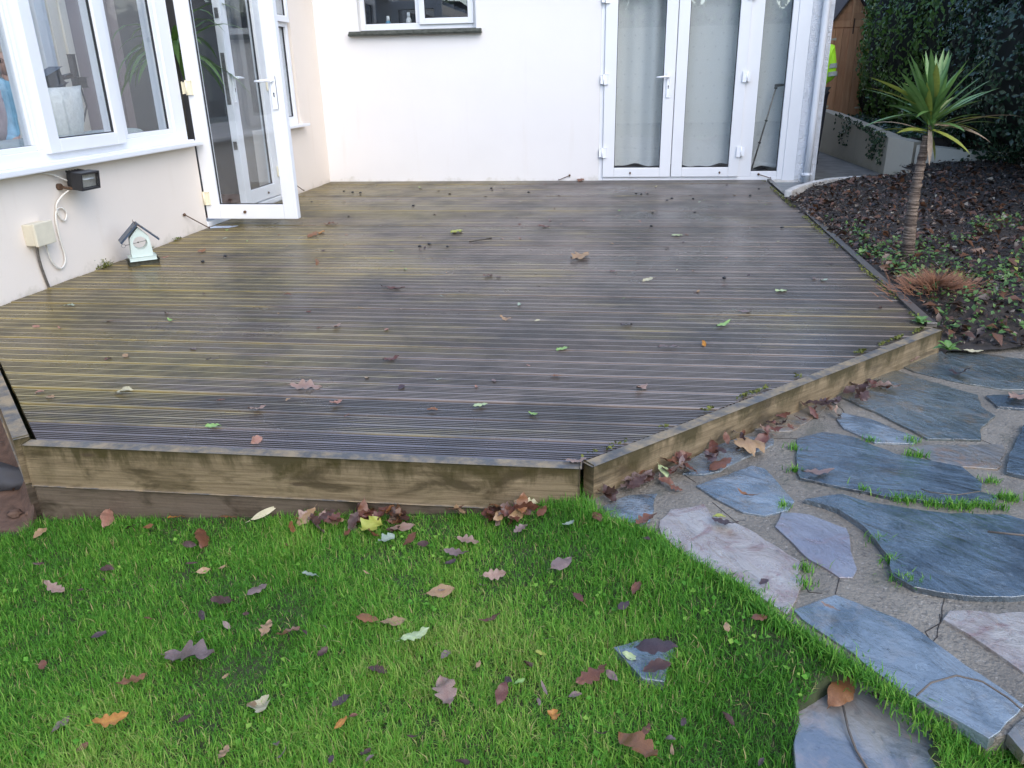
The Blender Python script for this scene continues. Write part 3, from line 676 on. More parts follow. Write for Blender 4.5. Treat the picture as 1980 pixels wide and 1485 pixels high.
# inside the sunroom
M['sofa'] = simple('pale grey green sofa cloth', (.42, .46, .44), .9, .08, 20, .3, 90)
M['cush_w'] = simple('fluffy cream cushion', (.85, .83, .76), .95, .1, 30, .9, 50); M['cush_p'] = simple('dusty pink cushion', (.50, .37, .37), .95, .1, 30, .5, 80)
sf = thing('sofa', (-.9, -4.2, 0), 'pale grey green sofa with its back against the sunroom windows', 'sofa')
mb = MB(); mb.box((-.66, -6.4, .0), (-.36, -3.0, .795), .07, 3); mb.build('backrest', M['sofa'], sf)
mb = MB(); mb.box((-1.35, -6.3, .0), (-.63, -3.12, .44), .06, 3); mb.build('seat', M['sofa'], sf)
mb = MB(); mb.box((-1.35, -3.1, .0), (-.63, -2.85, .62), .08, 3); mb.build('armrest', M['sofa'], sf)
def cushion(c, w, h, t, yaw, lean, mat, lab):
    mb = MB(); q = bmesh.ops.create_grid(mb.bm, x_segments=10, y_segments=10, size=1)
    top = list(mb.bm.verts)
    R_ = Matrix.Rotation(yaw, 4, 'Z') @ Matrix.Rotation(lean, 4, 'X')
    g = bmesh.ops.duplicate(mb.bm, geom=mb.bm.verts[:]+mb.bm.edges[:]+mb.bm.faces[:])
    for sgn, vs in ((1, top), (-1, [v for v in g['geom'] if isinstance(v, bmesh.types.BMVert)])):
        for v in vs:
            u, s_ = v.co.x, v.co.y; pf = (1-abs(u)**2.4)*(1-abs(s_)**2.4)
            pin = 1-.10*(abs(u*s_))+.0
            p = Vector((u*w/2*(1-.06*(1-s_*s_))*pin, sgn*t/2*pf**.6+.004*noise.noise(Vector((u*4, s_*4, sgn))), s_*h/2*(1-.06*(1-u*u))))
            v.co = R_ @ p + Vector(c)
    bmesh.ops.remove_doubles(mb.bm, verts=mb.bm.verts, dist=.002)
    for f in mb.bm.faces: f.smooth = True
    o = mb.build('cushion', mat); return tag(o, lab, 'cushion', 'cushions on the sofa back')
cushion((-.56, -3.80, .92), .58, .40, .19, math.radians(78), .2, M['cush_w'], 'cream ribbed cushion behind the opening sunroom sash')
cushion((-.68, -4.28, .93), .42, .34, .15, math.radians(95), .15, M['cush_p'], 'dusty pink cushion behind the cream cushion on the sofa')
cushion((-.54, -4.80, .88), .44, .30, .16, math.radians(85), .1, M['cush_w'], 'cream cushion lowest in the left sunroom window')
M['frame_cool'] = simple('pale blue white joinery', (.62, .68, .72), .4, .03)
M['frame_warm'] = simple('cream joinery', (.66, .64, .56), .4, .03)
dr = thing('inner_door', (-3.75, .9, 0), 'pale inner door and frame on the mauve sunroom wall', 'door')
mb = MB(); mb.box((-3.798, .55, -.01), (-3.70, .76, 2.35), .006); mb.build('architrave', M['frame_cool'], dr)
mb = MB(); mb.box((-3.798, .77, -.01), (-3.73, 1.20, 2.35), .006); mb.box((-3.729, .80, .1), (-3.70, .92, 2.3), .006); mb.box((-3.729, 1.02, .1), (-3.70, 1.14, 2.3), .006); mb.build('door_leaf', M['frame_warm'], dr)
lp = thing('reading_lamp', (-1.5, -1.0, 0), 'dark jointed lamp standing behind the sofa in the sunroom', 'lamp')
pl = P(125, 160, x=-1.4)
mb = MB(); mb.obox(pl+Vector((0, -.16, .03)), Vector((0, .9, .3)).normalized(), X_, Vector((0, -.3, .9)).normalized(), .2, .09, .13, .02); mb.obox(pl+Vector((0, -.07, -.07)), Y_, X_, Z_, .08, .06, .12, .015); mb.build('lamp_head', M['black'], lp)
mb = MB(); mb.tube([pl+Vector((0, -.1, .03)), pl+Vector((0, .12, .06))], .022, 8); mb.build('arm', M['black'], lp)
mb = MB(); mb.obox(pl+Vector((0, .16, .13)), Y_, X_, Z_, .05, .05, .2, .01); mb.obox(pl+Vector((0, .2, .0)), Y_, X_, Z_, .13, .07, .09, .015); mb.build('clamp', M['black'], lp)
mb = MB(); q = pl+Vector((0, .2, 0)); mb.tube([q, q+Vector((0, .03, -.2)), q+Vector((0, -.05, -.32)), Vector((q.x, q.y-.25, q.z-.45)), Vector((q.x, q.y-.3, .0))], .008, 6); mb.build('cord', M['black'], lp)
pc = thing('side_curtain', (-1.2, -1.15, 0), 'narrow pinkish curtain hanging in the corner of the sunroom', 'curtain')
M['pinkcurt'] = simple('pale pink curtain', (.62, .50, .47), .9, .1, 9, trans=.2)
cv = []; 
for i in range(25): cv.append(Vector((-1.30+.22*i/24, -1.15+.02*math.sin(i*1.3), 2.3)))
mb = MB()
top = [mb.bm.verts.new(p) for p in cv]; bot = [mb.bm.verts.new((p.x, p.y, .1)) for p in cv]
for i in range(24): mb.bm.faces.new((top[i], top[i+1], bot[i+1], bot[i])).smooth = True
mb.build('cloth', M['pinkcurt'], pc)
mb = MB(); mb.tube([(-1.4, -1.15, 2.32), (-.9, -1.15, 2.32)], .012, 8); mb.build('rail', M['upvc'], pc)

# potted palm in the doorway
M['palm'] = leaf_mat('indoor palm leaf', (.13, .26, .04), (.2, .26, .08), .35, .25)
def sword(name, base, dirv, length, width, droop, mat, parent, fold=.25, seg=8, twist=0, tip=None):
    d = Vector(dirv).normalized(); side = d.cross(Z_)
    if side.length < .05: side = Vector((1, 0, 0))
    side.normalize(); side = Matrix.Rotation(twist, 3, d) @ side
    p = Vector(base); vs = []; rib = []
    for i in range(seg+1):
        t = i/seg; wd = width*(.55+1.0*t if t < .35 else 1.0)*min(1, (1-t)*2.6)**.8*.5
        nrm = side.cross(d).normalized()
        vs += [p-side*wd+nrm*wd*fold, p.copy(), p+side*wd+nrm*wd*fold]; rib += [0, 1, 0]
        d = (d + Vector((0, 0, -droop/seg*(.4+1.6*t)))).normalized(); side = (side-d*side.dot(d)).normalized()
        p = p + d*length/seg
    fs = []
    for i in range(seg):
        a = i*3; fs += [(a, a+1, a+4, a+3), (a+1, a+2, a+5, a+4)]
    me = np_mesh(name, [tuple(v) for v in vs], fs, {'rib': rib})
    for q in me.polygons: q.use_smooth = True
    return link(name, me, mat, parent)
pb = Vector((-.45, -2.30, 0))
pp = thing('potted_palm', pb, 'dark indoor palm with arching leaves seen through the open sunroom door', 'house plant')
mb = MB(); mb.tube([pb+Vector((0, 0, 0)), pb+Vector((0, 0, .3)), pb+Vector((0, 0, .33))], [.13, .17, .18], 16); mb.build('pot', M['room_dark'], pp)
mb = MB(); mb.tube([pb+Vector((0, 0, .33)), pb+Vector((.03, -.02, .8)), pb+Vector((.05, -.03, 1.35))], [.035, .03, .028], 8); mb.build('stem', M['fascia_low'], pp)
for i in range(34):
    a = i*2.4; e = random.uniform(-.15, 1.1)
    sword('leaf', pb+Vector((.05, -.03, 1.3+.004*i)), (math.cos(a)*math.cos(e), math.sin(a)*math.cos(e), math.sin(e)), random.uniform(.5, .8), .055, random.uniform(1.2, 2.4), M['palm'], pp, seg=7)

# ------------------------------------------------------------------ people
M['skin'] = simple('skin', (.50, .31, .24), .5, .06, 12); M['hair'] = simple('grey blonde hair', (.42, .36, .27), .55, .3, 60, .6, 120)
M['top_blue'] = simple('light blue top', (.20, .38, .50), .85, .2, 14, .4, 60); M['trousers'] = simple('dark trousers', (.02, .022, .03), .85)
M['hivis'] = simple('fluorescent yellow jacket', (.42, .86, .03), .6, .10, 9, .3, 14); M['reflect'] = simple('grey reflective band', (.32, .36, .36), .35, .06)
def skin_mesh(name, verts, edges, radii, root=0, sub=2):
    me = bpy.data.meshes.new(name+'_t'); me.from_pydata(verts, edges, [])
    o = bpy.data.objects.new(name+'_t', me); COL.objects.link(o)
    md = o.modifiers.new('s', 'SKIN'); sb = o.modifiers.new('u', 'SUBSURF'); sb.levels = sub; sb.render_levels = sub
    for i, v in enumerate(me.skin_vertices[0].data):
        r = radii[i]; v.radius = (r, r) if not hasattr(r, '__len__') else r; v.use_root = i == root
    md.use_smooth_shade = True
    dg = bpy.context.evaluated_depsgraph_get(); out = bpy.data.meshes.new_from_object(o.evaluated_get(dg)); out.name = name
    bpy.data.objects.remove(o); bpy.data.meshes.remove(me); return out
def head_mesh(c, s, fwd):
    """head with brow, nose, mouth, chin and ears; fwd = unit facing"""
    f = Vector(fwd).normalized(); rgt = f.cross(Z_).normalized(); bm = bmesh.new()
    q = bmesh.ops.create_uvsphere(bm, u_segments=28, v_segments=20, radius=1)
    for v in bm.verts:
        x, y, z = v.co  # y = forward
        w_ = .072*(1-.16*max(0, -z)); p = Vector((x*w_, y*.095, z*.115))
        if z < -.2: p.y += .012*max(0, y)*(-z)
        g = math.exp(-((x/.16)**2+((z+.12)/.16)**2))*max(0, y)*.022; p.y += g
        e = (math.exp(-(((abs(x)-.36)/.15)**2+((z-.06)/.09)**2)))*max(0, y)*.010; p.y -= e
        mth = math.exp(-((x/.3)**2+((z+.48)/.045)**2))*max(0, y)*.006; p.y -= mth
        ear = math.exp(-(((abs(x)-1)/.08)**2+(y/.16)**2+(z/.22)**2))*.014; p.x += ear*(1 if x > 0 else -1)
        v.co = c + (rgt*p.x + f*p.y + Z_*p.z)*s
    for fc_ in bm.faces: fc_.smooth = True
    me = bpy.data.meshes.new('head'); bm.to_mesh(me); bm.free(); return me
# seated woman behind the first sunroom pane
hp = P(9, 120, x=-1.75); hp = Vector((-1.75, hp.y, hp.z))
wo = thing('person', (hp.x, hp.y, 0), 'woman with glasses, grey blonde hair and light blue top sitting inside the sunroom window', 'person')
fw = (CAM-hp); fw.z = 0; fw.normalize(); rg = fw.cross(Z_).normalized()
nk = hp-Z_*.13; ch = hp-Z_*.30-fw*.02; pv = hp-Z_*.78-fw*.03
def W_(a, b, c): return ch + rg*a + fw*b + Z_*c
vv = [pv, (pv+ch)/2, ch, W_(0, 0, .11), nk+Z_*.02, W_(.17, 0, .06), W_(.21, .05, -.20), W_(.12, .24, -.30), W_(.04, .30, -.29), W_(-.17, 0, .06), W_(-.21, .05, -.20), W_(-.12, .24, -.30), W_(-.04, .30, -.29), pv+fw*.40+rg*.11+Z_*.02, pv+fw*.42+rg*.11-Z_*.38, pv+fw*.40-rg*.11+Z_*.02, pv+fw*.42-rg*.11-Z_*.38]
ee = [(0, 1), (1, 2), (2, 3), (3, 4), (3, 5), (5, 6), (6, 7), (7, 8), (3, 9), (9, 10), (10, 11), (11, 12), (0, 13), (13, 14), (0, 15), (15, 16)]
rr = [.14, .135, .145, .09, .05, .062, .048, .04, .034, .062, .048, .04, .034, .075, .055, .075, .055]
link('body', skin_mesh('body', vv, ee, rr), M['top_blue'], wo)
hd = link('head', head_mesh(hp, 1.0, fw), M['skin'], wo)
mb = MB(); mb.tube([nk-Z_*.05, nk+Z_*.05], .045, 10); mb.build('neck', M['skin'], wo)
bm_ = MB(); q = bmesh.ops.create_uvsphere(bm_.bm, u_segments=24, v_segments=16, radius=1)
dl = []
for v in bm_.bm.verts:
    x, y, z = v.co
    if y > .45 and z < .55: dl.append(v)
    lenk = 1.25 if z < 0 else 1.0
    k_ = 1+.05*noise.noise(Vector((x*6, y*6, z*2)))
    v.co = hp+(rg*(x*.088)+fw*(y*.108-.008)+Z_*(z*.125*lenk+.008))*k_
bmesh.ops.delete(bm_.bm, geom=dl, context='VERTS')
for f in bm_.bm.faces: f.smooth = True
bm_.build('hair', M['hair'], wo)
mb = MB()
for sg in (-1, 1):
    c_ = hp+rg*(.032*sg)+fw*.097+Z_*.010; mb.tube([c_+rg*(.024*math.cos(t*math.pi/6))+Z_*(.017*math.sin(t*math.pi/6)) for t in range(13)], .0022, 5)
    mb.tube([hp+rg*(.056*sg)+fw*.095+Z_*.012, hp+rg*(.075*sg)+fw*.0+Z_*.012], .002, 5)
mb.tube([hp+rg*-.009+fw*.101+Z_*.012, hp+rg*.009+fw*.101+Z_*.012], .002, 5); mb.build('glasses', M['black'], wo)
mb = MB()
for sg in (-1, 1): mb.ball(hp+rg*(.031*sg)+fw*.084+Z_*.008, .011, sub=1)
mb.build('eye', M['black'], wo)
def hand(parent, c, d, up, mat, s=1.0, side=1):
    d, up = Vector(d).normalized(), Vector(up).normalized(); rt_ = d.cross(up).normalized()
    vs = [Vector(c)]; es = []; rs = [.024*s]
    vs.append(Vector(c)+d*.045*s); es.append((0, 1)); rs.append((.03*s, .018*s))
    vs.append(Vector(c)+d*.08*s); es.append((1, 2)); rs.append((.03*s, .015*s))
    for i, ln in enumerate((.068, .078, .072, .055)):
        b0 = Vector(c)+d*.082*s+rt_*((i-1.5)*.02*s); p1 = b0+d*ln*.45*s-up*.008*s; p2 = p1+d*ln*.3*s-up*.02*s; p3 = p2+d*ln*.2*s-up*.022*s
        n0 = len(vs); vs += [b0, p1, p2, p3]; es += [(2, n0), (n0, n0+1), (n0+1, n0+2), (n0+2, n0+3)]; rs += [.0095*s, .009*s, .0082*s, .0065*s]
    n0 = len(vs); b0 = Vector(c)+d*.03*s+rt_*(.028*s*side); vs += [b0, b0+d*.03*s+rt_*.022*s*side-up*.01*s, b0+d*.055*s+rt_*.026*s*side-up*.022*s]; es += [(0, n0), (n0, n0+1), (n0+1, n0+2)]; rs += [.013*s, .011*s, .008*s]
    return link('hand', skin_mesh('hand', vs, es, rs, 0, 1), mat, parent)
hand(wo, vv[8], fw*.4-rg*.8, Z_, M['skin'], 1, -1); hand(wo, vv[12], fw*.4+rg*.8, Z_, M['skin'], 1, 1)
# worker in a hi-vis jacket half hidden by the house corner
px_, py_, pz_ = 5.69, 1.5, -.03
mn = thing('person', (px_, py_, pz_), 'person in a fluorescent yellow jacket half hidden behind the house corner', 'person')
def Q(x, y, z): return Vector((px_+x, py_+y, pz_+z))
vv2 = [Q(0, 0, .86), Q(0, 0, 1.12), Q(0, .0, 1.32), Q(0, .02, 1.44), Q(0, .03, 1.50), Q(.15, 0, 1.36), Q(.185, -.03, 1.06), Q(.06, .20, .98), Q(-.17, 0, 1.38), Q(-.22, -.01, 1.10), Q(-.08, .2, .98)]
ee2 = [(0, 1), (1, 2), (2, 3), (3, 4), (2, 5), (5, 6), (6, 7), (2, 8), (8, 9), (9, 10)]
rr2 = [(.18, .14), (.175, .14), (.17, .13), .09, .055, .075, .062, .05, .075, .062, .05]
link('jacket', skin_mesh('jacket', vv2, ee2, rr2), M['hivis'], mn)
vv3 = [Q(0, 0, .90), Q(.1, 0, .84), Q(.10, -.02, .46), Q(.10, .01, .08), Q(.10, -.1, .05), Q(-.1, 0, .84), Q(-.10, -.02, .46), Q(-.10, .01, .08), Q(-.10, -.1, .05)]
link('trousers', skin_mesh('trousers', vv3, [(0, 1), (1, 2), (2, 3), (3, 4), (0, 5), (5, 6), (6, 7), (7, 8)], [.13, .095, .07, .055, .045, .095, .07, .055, .045]), M['trousers'], mn)
link('head', head_mesh(Q(0, .04, 1.64), 1.0, (0, 1, 0)), M['skin'], mn)
mb = MB(); mb.ball(Q(0, .03, 1.67), .098, (.88, 1.08, 1.05), 3); mb.build('hair', M['fascia_low'], mn)
for z0, z1 in ((1.06, 1.11), (1.15, 1.20)):
    mb = MB(); a_, b_ = vv2[5], vv2[6]
    def on(z): t = (pz_+z-a_.z)/(b_.z-a_.z); return a_.lerp(b_, t)
    mb.tube([on(z0), on(z1)], [.070, .072], 14, False); mb.build('reflective_band', M['reflect'], mn)
hand(mn, vv2[7], (-.5, .8, -.1), (0, 0, 1), M['skin'], 1, -1); hand(mn, vv2[10], (.5, .8, -.1), (0, 0, 1), M['skin'], 1, 1)

# ------------------------------------------------------------------ fittings on the cream wall
fl = thing('floodlight', (0, -4.64, .55), 'black halogen floodlight fixed under the sunroom sill', 'floodlight')
n_ = Vector((.97, -.06, -.12)).normalized(); wdir = Vector((-n_.y, n_.x, 0)).normalized(); udir = n_.cross(wdir).normalized()
fc_ = Vector((.135, -4.555, .575))
mb = MB(); mb.obox(fc_-n_*.02, n_, wdir, udir, .05, .165, .105, .006); mb.obox(fc_-n_*.065, n_, wdir, udir, .05, .13, .085, .01); mb.build('housing', M['black'], fl)
for i in range(5):
    q = MB(); q.obox(fc_-n_*.075+wdir*(-.05+.025*i)+udir*.0455, n_, wdir, udir, .05, .004, .012); q.build('cooling_fin', M['black'], fl)
M['reflector'] = simple('pebbled reflector', (.62, .6, .55), .3, .2, 60, .5, 90, metal=.6)
mb = MB(); mb.obox(fc_+n_*.004, n_, wdir, udir, .006, .135, .075); mb.build('reflector', M['reflector'], fl)
mb = MB(); mb.tube([fc_+n_*.012-wdir*.045+udir*.01, fc_+n_*.012+wdir*.045+udir*.01], .005, 8); mb.build('tube_lamp', M['upvc'], fl)
mb = MB(); mb.obox(fc_+n_*.021, n_, wdir, udir, .003, .14, .08); mb.build('pane', M['glass'], fl)
mb = MB()
for a_, b_, s1, s2 in ((0, .047, .165, .012), (0, -.047, .165, .012), (.077, 0, .012, .083), (-.077, 0, .012, .083)): mb.obox(fc_+n_*.012+wdir*a_+udir*b_, n_, wdir, udir, .03, s1, s2, .002)
mb.build('bezel', M['black'], fl)
mb = MB(); mb.tube([(0, -4.645, .548), (.02, -4.645, .548)], .02, 10); mb.tube([(.015, -4.645, .548), (.06, -4.62, .535), (.08, -4.58, .535)], .008, 8); mb.tube([(.08, -4.64, .535), (.08, -4.49, .535)], .006, 6); mb.build('bracket', M['rust'], fl)
M['oldbox'] = simple('aged cream plastic box', (.62, .57, .44), .5, .1, 10)
jb = thing('junction_box', (0, -4.95, .32), 'cream electrical junction box on the cream wall', 'junction box')
mb = MB(); mb.box((.0, -5.02, .262), (.06, -4.872, .385), .006); mb.build('box', M['oldbox'], jb)
mb = MB(); mb.box((.061, -5.024, .258), (.082, -4.868, .389), .006); mb.build('lid', M['oldbox'], jb)
M['flex'] = simple('white flex', (.70, .66, .58), .45)
def cable(pts, r, mat, lab):
    # smooth the polyline
    p = [Vector(q) for q in pts]
    for _ in range(2):
        n = [p[0]]
        for a, b in zip(p, p[1:]): n += [a.lerp(b, .25), a.lerp(b, .75)]
        p = n + [p[-1]]
    mb = MB(); mb.tube(p, r, 7); return tag(mb.build('cable', mat), lab, 'cable', 'cables on the cream wall')
cable([(.05, -4.60, .53), (.03, -4.67, .50), (.012, -4.73, .44), (.012, -4.70, .36), (.012, -4.66, .345), (.012, -4.63, .40), (.012, -4.69, .44), (.012, -4.745, .40), (.012, -4.75, .25), (.012, -4.73, .12), (.012, -4.80, .07), (.015, -4.87, .13), (.03, -4.90, .26)], .0055, M['flex'], 'looped white flex running from the floodlight down to the junction box')
cable([(.03, -4.975, .262), (.014, -4.965, .16), (.012, -4.945, .05), (.012, -4.935, .0)], .008, M['metal'], 'grey cable dropping from the junction box to the deck')
cable([(.05, -4.62, .58), (.02, -4.72, .64), (.006, -4.9, .648), (.006, -5.8, .646)], .005, M['flex'], 'thin cable running along under the sunroom sill')
def cabin_hook(a, b, lab):
    a, b = Vector(a), Vector(b); t_ = thing('cabin_hook', a, lab, 'hook', 'door hooks along the walls')
    d = (b-a).normalized(); mb = MB(); mb.tube([a, a.lerp(b, .9), b, b+Vector((0, 0, .012))-d*.006], .0045, 6); mb.build('rod', M['rust'], t_)
    mb = MB(); mb.ball(a, .014, sub=1); mb.build('eye', M['rust'], t_)
cabin_hook((.012, -3.31, .16), (.10, -3.12, .02), 'rusty door hook on the cream wall left of the open sunroom door')
cabin_hook((2.815, -.012, .058), (2.69, -.03, .008), 'small door hook on the white wall left of the glazed doors')
cabin_hook((4.885, .004, .058), (5.01, -.05, .022), 'small door hook under the narrow side light')
q = P(563, 351, x=.01); cabin_hook((.01, q.y, q.z), (.05, q.y+.22, .02), 'small door hook low under the far sunroom window')

# bird feeder house
bf = thing('bird_feeder', (.22, -4.30, 0), 'small white bird feeder house with slate roof and round opening standing on the deck', 'bird feeder')
bn = Vector((.62, -.785, 0)).normalized(); bw = Vector((-bn.y, bn.x, 0)); bc = Vector((.225, -4.285, 0))
def B(u, v, z): return bc + bw*u + bn*v + Z_*z
M['feeder'] = simple('pale green white painted wood', (.52, .60, .55), .5, .06, 12); M['roof_slate'] = simple('dark blue slate', (.035, .055, .085), .35, .25, 30, .4, 60); M['moss_wood'] = simple('mossy wooden base', (.035, .035, .02), .8, .6, 40, .6, 80)
mb = MB(); mb.obox(B(0, 0, .014), bw, bn, Z_, .185, .125, .028, .008); mb.build('base', M['moss_wood'], bf)
mb = MB(); mb.obox(B(0, 0, .041), bw, bn, Z_, .165, .105, .026, .004); mb.build('plinth', M['feeder'], bf)
hc, hr = .142, .043; outl = [(-.068, .054), (.068, .054), (.058, .18), (0, .245), (-.058, .18)]
N = 40; ring_o, ring_i = [], []
for i in range(N):
    a = 2*math.pi*i/N; d = Vector((math.cos(a), math.sin(a))); best = 9
    for j in range(5):
        p, q2 = Vector(outl[j]), Vector(outl[(j+1) % 5]); p = p-Vector((0, hc)); q2 = q2-Vector((0, hc)); e = q2-p
        den = d.x*e.y-d.y*e.x
        if abs(den) > 1e-9:
            t = (p.x*e.y-p.y*e.x)/den; s_ = (p.x*d.y-p.y*d.x)/den
            if t > 0 and -1e-6 <= s_ <= 1+1e-6: best = min(best, t)
    ring_o.append((d.x*best, hc+d.y*best)); ring_i.append((d.x*hr, hc+d.y*hr))
mb = MB(); L = []
for dv in (.042, -.042):
    L.append([mb.bm.verts.new(B(u, dv, z)) for u, z in ring_o]); L.append([mb.bm.verts.new(B(u, dv, z)) for u, z in ring_i])
for i in range(N):
    j = (i+1) % N
    for A, B2 in ((L[0], L[1]), (L[3], L[2]), (L[2], L[0]), (L[1], L[3])): mb.bm.faces.new((A[i], A[j], B2[j], B2[i]))
mb.build('body', M['feeder'], bf)
for sg in (-1, 1):
    sd_ = (bw*(.72*sg)-Z_*.70).normalized(); nn = (bw*(.70*sg)+Z_*.72).normalized()
    mb = MB(); mb.obox(B(0, 0, .262)+sd_*.078+nn*.004, sd_, bn, nn, .158, .125, .009, .002); mb.build('roof_panel', M['roof_slate'], bf)
mb = MB(); mb.tube([B(-.088, 0, hc-.012), B(.04, 0, hc+.006)], .0018, 6); mb.ball(B(-.008, 0, hc-.001), .006, sub=1); mb.tube([B(-.1+.012*math.cos(t*math.pi/5), 0, hc-.014+.012*math.sin(t*math.pi/5)) for t in range(11)], .0014, 5); mb.build('perch_wire', M['metal'], bf)
mb = MB(); mb.tube([B(-.04, .02, .235), B(-.0, .064, .262), B(.02, .066, .25)], .003, 6); mb.tube([B(-.012, .05, .265), B(-.012, .05, .285)], .0015, 5); mb.tube([B(-.012, -.05, .265), B(-.012, -.05, .285)], .0015, 5); mb.build('hanging_wire', M['rust'], bf)

# ------------------------------------------------------------------ right hand bed, walls, path behind
def bed_z(x, y):
    z = .0+.075*max(0, x-5.0)
    k_ = min(1, max(0, (y+5.45)/.5)); z = -.10+(z+.10)*(k_*k_*(3-2*k_))
    return z+.02*noise.noise(Vector((x*3, y*3, 0)))+.012*noise.noise(Vector((x*9, y*9, 4)))
kerb_pts = [(4.97, -1.35), (5.08, -1.12), (5.2, -.92), (5.34, -.70), (5.49, -.53), (5.62, -.43), (5.75, -.37), (5.95, -.33), (6.4, -.30), (6.9, -.3)]
def kerb_y(x): return float(np.interp(x, [k_[0] for k_ in kerb_pts], [k_[1] for k_ in kerb_pts]))
xs = np.linspace(4.80, 8.0, 90); ts = np.linspace(0, 1, 110); vs = []
for t in ts:
    for x in xs:
        y0 = -5.48 if x < 5 else -5.48+.25*min(1, (x-5)/.6); y1 = kerb_y(x)+.02 if x < 6.42 else .3
        y = y0+(y1-y0)*t; vs.append((x, y, bed_z(x, y)-(.05 if x < 4.86 else 0)))
nxx = len(xs); idx = np.arange(len(vs)).reshape(len(ts), nxx)
fc = np.stack([idx[:-1, :-1], idx[:-1, 1:], idx[1:, 1:], idx[1:, :-1]], -1).reshape(-1, 4)
o = link('flower_bed', np_mesh('flower_bed', vs, fc), M['soil']); tag(o, kind='structure')
for p in o.data.polygons: p.use_smooth = True
bx = MB(); bx.poly([Vector((4.75, -5.35, -.14)), Vector((8, -5.1, -.14)), Vector((8, .6, -.06)), Vector((4.9, .6, -.06))], (0, 0, -.4)); tag(bx.build('earth', M['soil']), kind='structure')
M['kerb'] = simple('pale limestone kerb', (.55, .53, .49), .7, .2, 12, .6, 40)
kt = thing('bed_kerb', (5.5, -.6, 0), 'low curved pale kerb edging the back of the flower bed', 'kerb')
for i in range(len(kerb_pts)-2):
    a, b = Vector((*kerb_pts[i], .02)), Vector((*kerb_pts[i+1], .02)); d = (b-a); L_ = d.length; d.normalize(); n = Vector((-d.y, d.x, 0))
    mb = MB(); mb.obox((a+b)/2+n*.03+Vector((0, 0, random.uniform(-.004, .006))), d, n, Z_, L_-.006, .07, .10, .012); mb.build('kerb_stone', M['kerb'], kt)
bp = MB(); bp.box((5.0, -1.2, -.3), (7.2, 9, -.035)); bpo = bp.build('back_path', M['concrete']); tag(bpo, kind='structure')
for i in range(5):
    for j in range(3):
        q = MB(); x0, y0 = 5.03+.30*i, -1.02+.33*j; q.box((x0, y0, -.06), (x0+.292, y0+.322, -.024+random.uniform(-.002, .002)), .003); q.build('paving_tile', M['tile'], bpo)
# low retaining wall
M['low_wall'] = wall_mat('dirty pale render', (.50, .45, .36), (.14, .14, .08), 50, .5)
lw = thing('retaining_wall', (6.5, 2, 0), 'low pale rendered retaining wall beside the path, ivy trailing over it', 'wall')
lp_ = [(6.36, 7.0, .60), (6.36, 3.5, .53), (6.39, 2.0, .45), (6.42, .75, .375)]
mb = MB()
for (x0, y0, z0), (x1, y1, z1) in zip(lp_, lp_[1:]):
    mb.poly([Vector((x0, y0, z0)), Vector((x1, y1, z1)), Vector((x1+.2, y1, z1-.01)), Vector((x0+.2, y0, z0-.01))], (0, 0, -.8))
mb.build('wall_length', M['low_wall'], lw)
mb = MB(); mb.poly([Vector((6.42, .745, .372)), Vector((6.62, .50, .34)), Vector((6.74, .62, .34)), Vector((6.62, .78, .37))], (0, 0, -.5)); mb.poly([Vector((6.64, .47, .31)), Vector((7.6, .10, .21)), Vector((7.68, .26, .21)), Vector((6.75, .60, .31))], (0, 0, -.5)); mb.build('wall_length', M['low_wall'], lw)
bk = MB(); bk.box((6.6, .8, -.3), (11, 9.5, .36)); tag(bk.build('raised_bank', M['soil']), kind='structure')
bnk = MB(); bnk.tube([(5.93, 2.6, -.03), (5.93, 2.6, .35), (5.93, 2.6, .42)], [.14, .18, .17], 16); tag(bnk.build('bin', M['black']), 'black bin standing on the path behind the house corner', 'bin')

# tool shed
M['shed'] = None
k = NT('brown stained shed boards'); gr = k.noise(k.co(scale=(14, 14, 1.2)), 2.2, 5, .6, .6)
c = k.mix(k.ramp(gr, [(.3, 0), (.7, 1)]), (.56, .24, .10), (.76, .42, .22)); r = k.rnd(); c = k.mix(k.math('MULTIPLY', r, .5), c, (.30, .13, .06)); k.col(c); k.rough(.55); k.bump(gr, .3, .003); M['shed'] = k.m
sh = thing('tool_shed', (6.8, 5.0, .4), 'narrow brown timber tool shed with pointed gable and double doors', 'shed')
SY, SX0, SX1, SZ0, SE, SA = 4.9, 6.56, 7.24, .40, 1.72, 2.22; SXM = (SX0+SX1)/2
mb = MB(); mb.poly([(SX0, SY, SZ0), (SX1, SY, SZ0), (SX1, SY, SE), (SXM, SY, SA), (SX0, SY, SE)], (0, .9, 0)); mb.build('carcass', M['shed'], sh)
npk = 6; wpk = (SX1-SX0)/npk
for i in range(npk):
    q = MB(); q.box((SX0+wpk*i+.003, SY-.022, SZ0+.02), (SX0+wpk*(i+1)-.003-(0.004 if i == 2 else 0), SY-.002, SE-.02), .003); q.build('door_plank', M['shed'], sh)
def gable_x(z): return (SX1-SX0)/2*(SA-z)/(SA-SE)
for i in range(5):
    z0, z1 = SE-.0+i*.1, SE+.095+i*.1; z1 = min(z1, SA-.01)
    a0, a1 = gable_x(z0), gable_x(z1)
    q = MB(); q.poly([(SXM-a0, SY-.003, z0), (SXM+a0, SY-.003, z0), (SXM+a1, SY-.003, z1), (SXM-a1, SY-.003, z1)], (0, -.016-.002*(i % 2), 0)); q.build('gable_board', M['shed'], sh)
q = MB(); q.box((SXM-.018, SY-.040, SE), (SXM+.018, SY-.023, SA-.05)); q.build('batten', M['shed'], sh)
q = MB(); q.box((SXM-.012, SY-.038, SZ0+.02), (SXM+.014, SY-.024, SE-.02)); q.build('batten', M['shed'], sh)
M['felt'] = simple('dark roof felt', (.06, .04, .035), .8)
